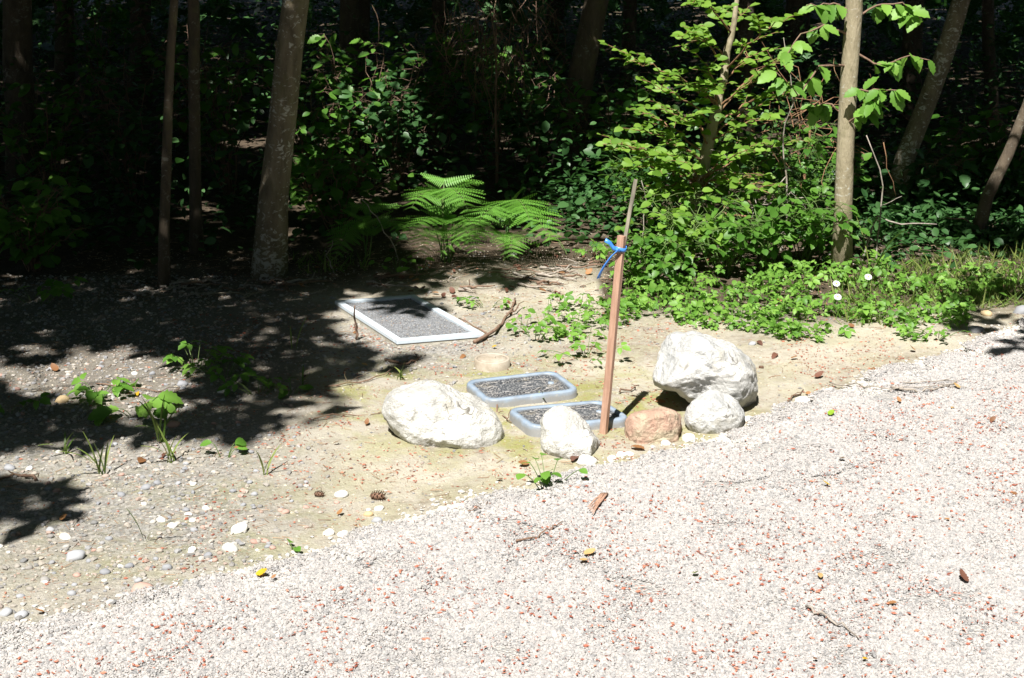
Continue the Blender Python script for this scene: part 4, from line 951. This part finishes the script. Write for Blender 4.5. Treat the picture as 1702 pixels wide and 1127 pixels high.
def fern(base, fronds, label):
    t = thing('bracken_fern', base, label, 'fern', 'bracken ferns below the trees'); o = np.array(base)
    for (p1, p2, wd) in fronds:
        p1 = np.array(p1)-o; p2 = np.array(p2)-o
        n = 26; uu_ = np.linspace(0, 1, n); p0 = np.array([random.uniform(-.03,.03), random.uniform(-.03,.03), -.03])
        mid = p1; e1 = p2-p1; C = np.concatenate([curve(p0, p1, (0, 0, 0), 9), np.array(curve(p1, p2, (0, 0, .12*np.linalg.norm(e1)), 18))[1:]])
        mb = MB(); v, f = tube(C, np.linspace(.0042, .001, n), 5); mb.add(v, f); fr = build(mb, 'frond', M['stem'], t)
        m_ = 12; us = .24+.75*np.linspace(0, 1, m_)**.95
        for i, uu in enumerate(us):
            q = np.array([np.interp(uu, uu_, C[:, j]) for j in range(3)]); q2 = np.array([np.interp(min(1, uu+.03), uu_, C[:, j]) for j in range(3)]); q1 = np.array([np.interp(uu-.03, uu_, C[:, j]) for j in range(3)])
            ax = (q2-q1)/np.linalg.norm(q2-q1); sd = np.cross(ax, [0, 0, 1.]); sd /= np.linalg.norm(sd)+1e-6; nn = np.cross(sd, ax)
            L = wd*(1-(i/m_)**1.4)*min(1, .55+.2*i)*.98+.03
            for s in (-1, 1):
                leaf_object(random.choice(PINNA), fr, q, Vector(sd*s+ax*.45+nn*random.gauss(-.08, .06)), Vector(nn+sd*random.gauss(0, .1)), L*random.uniform(.9, 1.08), 'pinna')
    return t
def fp(px, py, Y): return at(px, py, Y)
b1 = sp(742, 436); Yf = b1.y
fern(b1, [(fp(734,322,Yf+.05), fp(778,350,Yf-.42), .19), (fp(725,385,Yf-.05), fp(700,418,Yf-.35), .12), (fp(760,380,Yf), fp(790,415,Yf-.3), .13), (fp(735,325,Yf+.1), fp(684,345,Yf-.3), .16), (fp(735,365,Yf), fp(672,398,Yf-.35), .14), (fp(752,370,Yf), fp(798,392,Yf-.4), .15), (fp(738,305,Yf+.15), fp(772,308,Yf+.4), .17)], 'left bracken fern with its top frond in bright sun')
b2 = sp(845, 432); Yf = b2.y
fern(b2, [(fp(850,345,Yf+.05), fp(915,398,Yf-.35), .20), (fp(840,350,Yf+.1), fp(785,390,Yf-.4), .19), (fp(850,338,Yf+.15), fp(880,365,Yf-.25), .18), (fp(835,390,Yf), fp(735,418,Yf-.3), .12), (fp(850,390,Yf-.05), fp(850,425,Yf-.35), .13)], 'right bracken fern arching over the bank')
b3 = sp(612, 428); Yf = b3.y
fern(b3, [(fp(620,370,Yf), fp(665,380,Yf-.2), .15), (fp(600,365,Yf), fp(560,420,Yf-.2), .15), (fp(615,350,Yf+.1), fp(625,350,Yf+.4), .16)], 'dark bracken fern in the shade left of the two bright ones')

# ------------------------------------------------------------------ ground cover and grass
COVER = [(842,548),(880,520),(960,505),(1040,470),(1130,480),(1380,455),(1470,455),(1500,470),(1640,470),(1702,480),(1702,505),(1620,512),(1600,555),(1540,570),(1470,560),(1400,582),(1340,580),(1280,556),(1200,545),(1080,568),(1020,572),(990,600),(955,600),(985,570),(900,572),(860,556)]
q = scatter_px(2300, COVER); x, y = px_ground(q); n1 = fbm(x*5, y*5, 101); k = n1 > .40+.10*sstep(520, 575, q[:, 1]); k &= ~((q[:, 0] < 1000) & (rng.random(len(x)) < .62)); x, y, q = x[k], y[k], q[k]
z = surf(x, y)+.012+.10*rng.random(len(x))*np.clip((580-q[:, 1])/80, .12, 1)*(.4+1.1*fbm(x*4, y*4, 103))
mb = MB(); N = len(x); kinds = [tpl_lobed(0), tpl_lobed(1), tpl_oval(.7, .15, 9, 3), tpl_lobed(3), tpl_oval(.5, .2, 0, 4), tpl_lobed(5)]
for k in range(6):
    s = slice(k, None, 6); m_ = len(x[s]); leaves(mb, kinds[k], np.stack([x[s], y[s], z[s]], 1), rand_dirs(m_, -.05), up_normals(m_, .4)-np.array([0, .3, 0]), (.047 if k in (0, 1, 3, 5) else .03)*(.55+.9*rng.random(m_)))
for a_, b_, c_ in list(zip(x, y, z))[::2]:
    v, f = tube([(a_+random.gauss(0, .02), b_+random.gauss(0, .02), float(surf(a_, b_))-.01), (a_, b_, c_)], [.0012, .0009], 3, False); mb.add(v, f)
tag(build(mb, 'ground_cover', M['leaf_cover']), 'bright green creeping ground cover between dirt and brambles', kind='stuff')
q = np.concatenate([scatter_px(1700, [(1470,455),(1560,440),(1702,430),(1760,500),(1702,512),(1600,520),(1520,505)]), scatter_px(500, [(1380,470),(1500,470),(1540,540),(1400,540)]), scatter_px(160, [(480,430),(600,425),(620,450),(500,455)])]); x, y = px_ground(q)
mb = MB(); gb = (np.array([[-.04,0,0],[.04,0,0],[.03,.5,.06],[-.03,.5,.06],[0,1,-.05]]), [np.array([[0,1,2],[0,2,3],[3,2,4]])]); N = len(x)
leaves(mb, gb, np.stack([x, y, surf(x, y)-.005], 1), rng.normal(0, .8, (N, 3))*np.array([1, 1, 0])+np.array([0, 0, 1]), rng.normal(0, 1, (N, 3))+np.array([0, -.3, 0]), .03+.085*rng.random(N)**1.6)
tag(build(mb, 'verge_grass', M['grass']), 'short grass on the verge at the right', kind='stuff')
# ------------------------------------------------------------------ seedlings and weeds
def weed(px, py, h, n, ls, label, kind='lobed', m=None, spread=.09, cat='weed', name='leafy_weed'):
    b = sp(px, py); t = thing(name, b, label, cat, 'weeds on the dirt'); tp, me = leaf_meshes(kind, m or M['leaf_cover']); mb = MB()
    for i in range(n):
        a_ = random.uniform(0, 6.283); s = spread*math.sqrt(random.random()); q = np.array([math.cos(a_)*s*1.3, math.sin(a_)*s, h*random.uniform(.45, 1)])
        v, f = tube(curve((q[0]*.25, q[1]*.25, -.01), q, (0, 0, .01), 5), np.linspace(.0016, .001, 5), 4); mb.add(v, f, .2)
        leaf_object(random.choice(me), t, q, (q[0]/s+random.gauss(0, .5), q[1]/s+random.gauss(0, .5), -.1), (random.gauss(0, .3), random.gauss(-.25, .3), 1), ls*random.uniform(.7, 1.2))
    build(mb, 'stems', M['stem'], t); return t
weed(325,612,.10,12,.075,'leafy weed with sunlit tip standing in dappled shade at left')
weed(372,628,.07,12,.07,'leafy weed in shade just right of the sunlit tipped weed',spread=.11)
weed(430,655,.05,8,.06,'low weed in shade at the right end of the leafy patch')
weed(485,655,.04,9,.045,'small weed at the edge of the shade left of the long boulder','tooth',spread=.06)
weed(165,660,.06,8,.085,'broad leaved seedling in bright dappled sun at left',spread=.07)
weed(228,690,.07,9,.085,'dark broad leaved seedling in shade at left','tooth',spread=.10)
weed(225,650,.03,3,.06,'tiny bright seedling with a yellow leaf beside it','tooth',spread=.03)
weed(10,690,.06,6,.07,'dark weed cut by the left picture edge')
weed(373,762,.05,4,.05,'small sunlit seedling left of the boulders','tooth',spread=.04)
weed(910,812,.075,11,.042,'bright green sprig growing in the gravel edge below the small white boulder','round',spread=.085)
weed(488,915,.02,3,.028,'tiny three leaved seedling on the gravel edge','round',spread=.018)
weed(890,562,.07,8,.06,'weed at the left tip of the ground cover')
weed(975,596,.06,8,.06,'trailing weed between valve box and ground cover',spread=.12)
weed(810,510,.05,7,.055,'weed in half shade at the back corner of the hatch')
weed(700,452,.07,6,.04,'weed below the ferns at the foot of the bank','round')
weed(660,450,.06,6,.035,'weed left of the ferns at the edge of the bank','round')
weed(60,505,.10,10,.09,'dark leafy weed deep in shade at far left',spread=.15)
weed(950,425,.08,10,.06,'leafy weed on the bank right of the ferns',spread=.14)
weed(1000,440,.09,12,.06,'leafy weed on the bank behind the blue ribbon',spread=.14)
weed(1560,560,.04,8,.05,'trailing weed creeping onto the gravel at right',spread=.12)
def tuft(px, py, blades, h, label, spread=.02):
    b = sp(px, py); t = thing('grass_tuft', b, label, 'grass', 'grass tufts on the dirt')
    for i in range(blades):
        a_ = random.uniform(0, 6.28); s = random.uniform(.2, .9); L = h*random.uniform(.6, 1.1); n = 8; u = np.linspace(0, 1, n)
        P = np.stack([math.cos(a_)*L*s*u**1.4+random.gauss(0, spread*.3), math.sin(a_)*L*s*u**1.4+0*u, L*(u-.55*s*u*u)], 1); w_ = .0032*np.sin(np.pi*np.clip(u*.85+.14, 0, 1))**.8+.0003
        sd = np.array([-math.sin(a_), math.cos(a_), 0]); V = np.concatenate([P+sd*w_[:, None], P-sd*w_[:, None]+np.array([0,0,.001])]); mb = MB(); mb.add(V, [np.array([[k, k+1, n+k+1, n+k] for k in range(n-1)])], random.random()); build(mb, 'blade', M['grass'], t)
tuft(172,790,8,.16,'grass tuft of pale blades on sunlit dirt at left'); tuft(110,755,5,.12,'thin grass tuft near the left picture edge'); tuft(268,735,9,.22,'tall arching grass tuft beside the dark seedling'); tuft(285,770,7,.14,'grass tuft below the pinkish stone'); tuft(241,900,2,.16,'single upright grass blade on mossy dirt at lower left'); tuft(440,790,3,.13,'faint grass blades on sunlit dirt left of the boulders'); tuft(505,640,3,.10,'thin grass blades at the edge of the shade by the long boulder'); tuft(665,632,4,.09,'small grass tuft behind the long white boulder'); tuft(1108,650,4,.07,'grass blades under the hollow of the largest boulder'); tuft(898,668,3,.06,'grass blades at the front of the rear valve box'); tuft(490,580,2,.14,'lone grass blade in shade before the hatch'); tuft(1450,465,4,.5,'tall thin grass stems right of the sunlit tan trunk')
# daisies
for px, py, zt, la in [(1390,525,.085,'white daisy in the ground cover below the sunlit trunk'),(1440,500,.11,'white daisy right of the sunlit trunk, farther from the drive'),(1388,500,.08,'half hidden white daisy just above the open one')]:
    b = sp(px, py); t = thing('daisy', b, la, 'flower', 'daisies in the ground cover'); mb = MB(); v, f = tube([(0,0,-.01),(.004,0,zt*.5),(0,-.005,zt)], .0014, 5); mb.add(v, f); build(mb, 'stem', M['stem'], t)
    mb = MB(); mb.add(IV2*np.array([.0045,.0045,.003])+np.array([0,-.007,zt+.001]), [IF2]); build(mb, 'eye', M['pollen'], t)
    pm = MB(); pm.add(np.array([[0,.15,0],[-.13,.5,0],[-.1,.95,-.03],[.1,.95,-.03],[.13,.5,0],[0,.55,.05]]), [np.array([[0,5,1],[1,5,2],[2,5,3],[3,5,4],[4,5,0]])]); pm = pm.mesh('petal', M['petal'])
    for k in range(14): a_ = k*6.283/14; leaf_object(pm, t, (0,-.006,zt), (math.cos(a_), math.sin(a_)*.75, math.sin(a_)*.65), (0,-.65,.75), .017, 'petal')
# ------------------------------------------------------------------ fallen leaves, cones, twigs
def fallen(px, py, wpx, m, label, group=None, roll=None, kind='dry', name='fallen_leaf'):
    p = sp(px, py, .007 if drive_d(gp(px, py).x, gp(px, py).y) > 0 else .004); tp, me = leaf_meshes(kind, m); s = wpx*.8*mpp(p.y)
    a_ = roll if roll is not None else random.uniform(0, 6.28); o = bpy.data.objects.new(name, random.choice(me)); COL.objects.link(o)
    Mx = frame((math.cos(a_), math.sin(a_), random.uniform(.0, .25)), (random.gauss(0, .3), random.gauss(-.25, .25), 1)).to_4x4(); Mx.translation = p-Vector((math.cos(a_), math.sin(a_), 0))*s*.5+Vector((0,0,.004)); o.matrix_world = Mx @ Matrix.Diagonal((s, s, s, 1))
    return tag(o, label, 'leaf', group)
D_, Pp, Ye, Li, Br = M['dry'], M['dry_pale'], M['yellow'], M['lime'], M['brown']
for a_ in [(436,960,30,Ye,'yellow leaf lying at the gravel edge at lower left'),(455,966,12,D_,'small rusty leaf bit touching the yellow leaf at lower left'),(1156,961,22,Li,'lime green leaf on the gravel in the lower middle'),(1381,692,26,Li,'bright green leaf on the gravel right of the boulders'),(980,925,30,Pp,'curled tan leaf arched on the gravel in the lower middle'),(970,938,26,Pp,'flat tan leaf below the arched one on the gravel'),(1600,968,34,Br,'curled dark brown leaf on the gravel at lower right'),(1363,963,24,Pp,'tan leaf on the gravel at lower right, left of the dark curled one'),(1373,811,18,Ye,'orange yellow leaf on the gravel right of the middle'),(1399,769,20,Pp,'olive tan leaf on the gravel above the orange yellow one'),(1354,1103,16,D_,'rusty leaf on the gravel near the bottom right'),(1438,1101,16,Ye,'yellow leaf bit on the gravel near the bottom right'),(1482,1008,22,D_,'rusty leaf sliver on the gravel below the dark curled leaf'),(1577,598,24,D_,'brown leaf on the gravel at the far right edge of the dirt'),(1494,671,14,D_,'small brown leaf on the gravel below the bare branches'),(1583,682,14,Pp,'small tan leaf on the gravel right of the bare branches'),(1590,648,16,Pp,'tan leaf at the tip of the bare branches on the gravel'),(1648,703,16,D_,'rusty leaf on the gravel near the right edge'),(1685,826,14,D_,'small orange leaf close to the right picture edge'),(1573,868,16,D_,'orange brown leaf on the gravel left of the right edge'),(400,748,28,D_,'large brown leaf beside the small sunlit seedling'),(236,768,36,D_,'long brown leaf lying under the grass at left'),(272,760,28,Br,'dark brown leaf among the grass blades at left'),(590,880,16,D_,'red brown leaf among the white edge stones'),(565,857,18,D_,'brown leaf above the white edge stones'),(92,617,24,D_,'orange leaf in dappled light at far left'),(228,658,22,Ye,'yellow leaf under the tiny bright seedling'),(66,1022,22,D_,'rusty leaf next to the grey stone near lower left corner'),(107,866,24,D_,'tan pink leaf in the shade patch at lower left'),(870,775,28,D_,'brown leaf between the long boulder and the green sprig'),(1060,748,34,D_,'dry leaf strip in front of the reddish boulder'),(955,766,36,Br,'dark bark flake under the small white boulder'),(1100,670,26,D_,'pinkish dry leaf left of the rounded boulder'),(1262,572,22,Br,'dark leaf on the dirt behind the largest boulder'),(1288,593,26,Br,'purple brown leaf on the dirt right of the largest boulder'),(1360,628,22,Br,'dark curled leaf on the dirt beside the drive edge'),(1450,618,26,D_,'brown leaf at the drive edge right of the dirt'),(1345,658,20,D_,'tan leaf on the white edge stones right of the boulders'),(1320,598,18,D_,'small dry leaf on the bare dirt right of the purple brown one'),(1292,502,18,D_,'orange dry leaf caught in the ground cover'),(1515,585,22,D_,'tan leaf in front of the ground cover at right'),(606,610,14,Pp,'small tan leaf at the shade edge before the hatch'),(595,600,14,D_,'brown leaf at the shade edge before the hatch'),(592,555,14,D_,'rusty leaf at the foot of the standing twig'),(770,595,20,D_,'brown leaf left of the round cap'),(822,580,12,Ye,'yellowish leaf just behind the round cap'),(670,515,10,Ye,'small yellow leaf on the dark hatch panel'),(610,707,16,D_,'orange leaf left of the long boulder'),(505,628,22,Br,'dark brown leaf at the shade edge left of the boulder'),(560,740,16,D_,'small brown leaf left of the long boulder, nearest its foot'),(880,668,20,D_,'brown leaf lying between the two valve boxes'),(830,800,16,Br,'dark bark bit on the dirt above the gravel edge'),(1415,545,16,D_,'dry leaf in front of the ground cover near the daisies')]:
    fallen(*a_)
for i, q in enumerate(scatter_px(60, [(480,440),(1000,425),(1000,500),(820,520),(560,470),(480,500)])): fallen(q[0], q[1], random.uniform(10, 20), random.choice([D_, Br, Br]), 'small brown dead leaf in the litter on the bank %s' % ('behind the hatch' if q[0] < 740 else 'below the ferns' if q[0] < 880 else 'left of the blue ribbon'), 'dead leaves on the bank')
def cone(px, py, wpx, label):
    p = sp(px, py); s = wpx*mpp(p.y); t = thing('pine_cone', p, label, 'cone', 'pine cones'); t.rotation_euler = (0, 0, random.uniform(-.4,.4)); mb = MB(); mb.add(IV2*np.array([s*.42, s*.2, s*.2])+np.array([0,0,s*.2]), [IF2]); build(mb, 'core', M['cone'], t)
    sm = MB(); sm.add(np.array([[-.3,0,0],[.3,0,0],[.45,.7,.1],[0,1,.15],[-.45,.7,.1],[0,.5,.2]]), [np.array([[0,1,5],[1,2,5],[2,3,5],[3,4,5],[4,0,5]])]); sm = sm.mesh('scale', M['cone'])
    for i in range(46):
        u = -1+2*(i+.5)/46; a_ = i*2.4; r_ = s*.2*math.sqrt(max(.05, 1-u*u)); leaf_object(sm, t, (u*s*.42, r_*math.cos(a_), s*.2+r_*math.sin(a_)), (.7, math.cos(a_), math.sin(a_)), (-1, math.cos(a_)*.5, math.sin(a_)*.5), s*.2, 'scale')
cone(627,830,30,'brown pine cone lying on the dirt left of the gravel edge'); cone(530,825,20,'smaller dark pine cone left of the flat white stone'); cone(1265,612,10,'tiny cone on the dirt right of the largest boulder')
def twig(pix, r, label, m=None, lift=.006, name='fallen_twig', heights=None, subs=2, cat='twig', group='twigs and sticks on the ground'):
    pts = []
    for i, (px, py) in enumerate(pix):
        h = heights[i] if heights else 0
        if h: q = gp(px, py, h)
        else: q = sp(px, py, lift)
        pts.append(q)
    C = resample(pts, max(6, 3*len(pts)), .004); o = C[0].copy(); mb = MB(); n = len(C); v, f = tube(C-o, np.linspace(r, r*.45, n), 6, True, .25); mb.add(v, f)
    for _ in range(subs):
        k = random.randrange(1, n-1); e = C[min(k+2, n-1)]-C[k-1]; L = np.linalg.norm(C[-1]-C[0])*random.uniform(.12, .3); e = e/np.linalg.norm(e)+np.array([random.gauss(0, .6), random.gauss(0, .6), random.uniform(0, .3)]); e /= np.linalg.norm(e)
        v, f = tube(curve(C[k]-o, C[k]-o+e*L, (0,0,0), 5, .03), np.linspace(r*.5, r*.25, 5), 4); mb.add(v, f)
    return tag(build(mb, name, m or M['twig'], None, o), label, cat, group)
G2 = M['twig_grey']
twig([(788,573),(812,562),(832,546),(850,520),(856,500)], .008, 'thick brown stick lying against the corner of the hatch', lift=.012)
twig([(592,566),(590,540),(590,508)], .006, 'short twig standing upright before the hatch', heights=[0,.07,.16], subs=1)
twig([(1480,648),(1510,655),(1545,654),(1590,640)], .005, 'bare grey branch on the gravel at right', G2, .012, subs=4); twig([(1378,640),(1440,650),(1500,652),(1585,645)], .003, 'long thin branch on the gravel reaching the dirt edge', G2, .012); twig([(1500,640),(1560,640),(1600,636)], .0025, 'thin upper twig beside the bare grey branch', G2, .012)
twig([(1340,1015),(1375,1033),(1405,1050),(1427,1068)], .004, 'bent grey twig on the gravel at lower right', G2, .012, subs=0); twig([(858,905),(890,897),(920,882),(935,872)], .003, 'thin brown twig on the gravel in the middle', lift=.011, subs=1); twig([(778,855),(800,850),(818,838)], .002, 'tiny curved twig on the gravel below the long boulder', lift=.011, subs=0)
twig([(1298,675),(1315,667),(1335,650)], .004, 'dark twig on the dirt right of the largest boulder'); twig([(540,645),(600,638),(650,620),(680,600)], .003, 'long thin twig on the dirt behind the long boulder'); twig([(640,600),(680,608),(700,594)], .006, 'broken stick in front of the hatch in half shade'); twig([(820,660),(832,690),(850,705)], .004, 'twig leaning on the corner of the front valve box'); twig([(1030,655),(1052,650),(1062,643)], .004, 'dark twig at the end of the stake shadow'); twig([(60,800),(30,790),(0,800)], .006, 'dark stick in shade at the left picture edge'); twig([(520,700),(580,692),(640,688)], .0025, 'fine reddish twig left of the long boulder')
twig([(160,640),(240,650),(330,660)], .003, 'thin stem trailing beneath the leafy weeds')
p = sp(990, 838, .012); mb = MB(); n = 6
for k in range(5): v, f = tube(resample([(.02+.004*k,.05,0),(.005*k,.0,.004),(-.025+.003*k,-.05-.012*k,0)], 6, .001), np.linspace(.004, .0015, 6), 4); mb.add(v, f)
tag(build(mb, 'bark_splinter', M['wood'], None, p), 'reddish split bark splinter on the gravel below the small white boulder', 'bark')
# sticks on the shaded bank
BK = []
for i, q in enumerate(scatter_px(46, [(180,470),(480,465),(560,470),(1000,430),(1000,470),(860,500),(700,475),(480,500),(200,500)])):
    a_ = random.gauss(0, .5); L = random.uniform(30, 110); twig([(q[0], q[1]), (q[0]+L*.5*math.cos(a_), q[1]+L*.12*math.sin(a_)+random.gauss(0, 2)), (q[0]+L*math.cos(a_), q[1]+L*.3*math.sin(a_))], random.uniform(.003, .008), 'thin bare stick in the litter %s' % ('in deep shade left of the hatch' if q[0] < 540 else 'on the bank behind the hatch' if q[0] < 780 else 'on the bank between ferns and stakes'), random.choice([G2, M['twig']]), .012, subs=2, group='sticks along the foot of the wood')
twig([(870,412),(920,402),(985,398),(1020,405)], .035, 'dark fallen log on the bank right of the ferns', M['bark_dark'], .02, 'fallen_log', subs=0, cat='log')
def air_twig(pix, Y, r, label, m=None, subs=3, name='dead_branch'):
    C = resample([at(px, py, Y+random.gauss(0, .03)) for px, py in pix], max(6, 3*len(pix)), .004); o = C[0].copy(); mb = MB(); n = len(C); v, f = tube(C-o, np.linspace(r, r*.5, n), 6, True, .2); mb.add(v, f)
    for _ in range(subs):
        k = random.randrange(1, n-1); e = rng.normal(0, 1, 3); e /= np.linalg.norm(e); L = np.linalg.norm(C[-1]-C[0])*random.uniform(.15, .35); v, f = tube(curve(C[k]-o, C[k]-o+e*L, (0,0,0), 5, .03), np.linspace(r*.5, r*.25, 5), 4); mb.add(v, f)
    return tag(build(mb, name, m or M['twig_grey'], None, o), label, 'branch', 'dead branches in the brush')
air_twig([(1420,470),(1456,360),(1500,372),(1557,373)], 6.95, .006, 'bare pale twig reaching right from the sunlit trunk', subs=3); air_twig([(1170,470),(1200,350),(1240,335),(1280,350),(1300,400)], 7.1, .012, 'arched dead branch at the foot of the tall sunlit shrub', M['twig']); air_twig([(1160,460),(1215,355),(1260,368),(1310,385)], 7.0, .008, 'reddish dead branch crossing in front of the arched one', M['stem_red']); air_twig([(1290,470),(1310,330),(1298,230),(1325,150)], 7.2, .006, 'upright bare branch left of the sunlit tan trunk'); air_twig([(1450,460),(1470,300),(1440,225)], 7.0, .005, 'thin bare twig right of the sunlit tan trunk'); air_twig([(1610,470),(1622,380),(1600,360),(1572,362)], 7.4, .006, 'bent dead twig by the slanting trunk at the right', M['twig'], 1); air_twig([(1060,470),(1075,330),(1066,300)], 6.9, .004, 'thin dead stem right of the lath'); air_twig([(670,455),(655,410),(625,360),(600,330)], 7.0, .004, 'thin dry stem leaning left before the ferns', subs=0); air_twig([(555,455),(545,425),(553,400)], 6.9, .004, 'short dry stem right of the thick blotched trunk', subs=0)
def tangle(px, py, Y, n, rx, rz, label, m, name, hang=False, r=.0028):
    c = at(px, py, Y); b = (c.x, Y, float(ground_h(c.x, Y))); t = thing(name, b, label, 'brush'); mb = MB(); o = np.array(b); cc = np.array(c)-o
    v, f = tube(resample([(0,0,-.02), (cc[0]*.5, .03, cc[2]*.5), cc], 8, .01), np.linspace(r*4, r*2, 8), 6); mb.add(v, f); build(mb, 'stem', m, t); mb = MB()
    for i in range(n):
        a = cc+rng.normal(0, 1, 3)*np.array([rx, rx*.6, rz])*.5; e = rng.normal(0, 1, 3)*np.array([1, .6, 1]); 
        if hang: e = np.array([random.gauss(0, .5), random.gauss(0, .4), -1])
        e /= np.linalg.norm(e); L = random.uniform(.15, .4); v, f = tube(curve(a, a+e*L, rng.normal(0, .05, 3), 6, .02), np.linspace(r, r*.4, 6), 4); mb.add(v, f)
    tag(build(mb, 'twigs', m, t), kind='stuff')
tangle(825,40,8.6,130,.42,.3,'hanging brown dead twigs at the top middle','' or M['twig'],'dead_brush',True); tangle(1345,205,7.6,40,.28,.22,'tangle of bare reddish twigs left of the sunlit trunk',M['stem_red'],'twig_tangle'); tangle(1240,370,7.3,45,.4,.25,'tangle of dead stems under the tall sunlit shrub',M['twig_grey'],'dead_thicket')
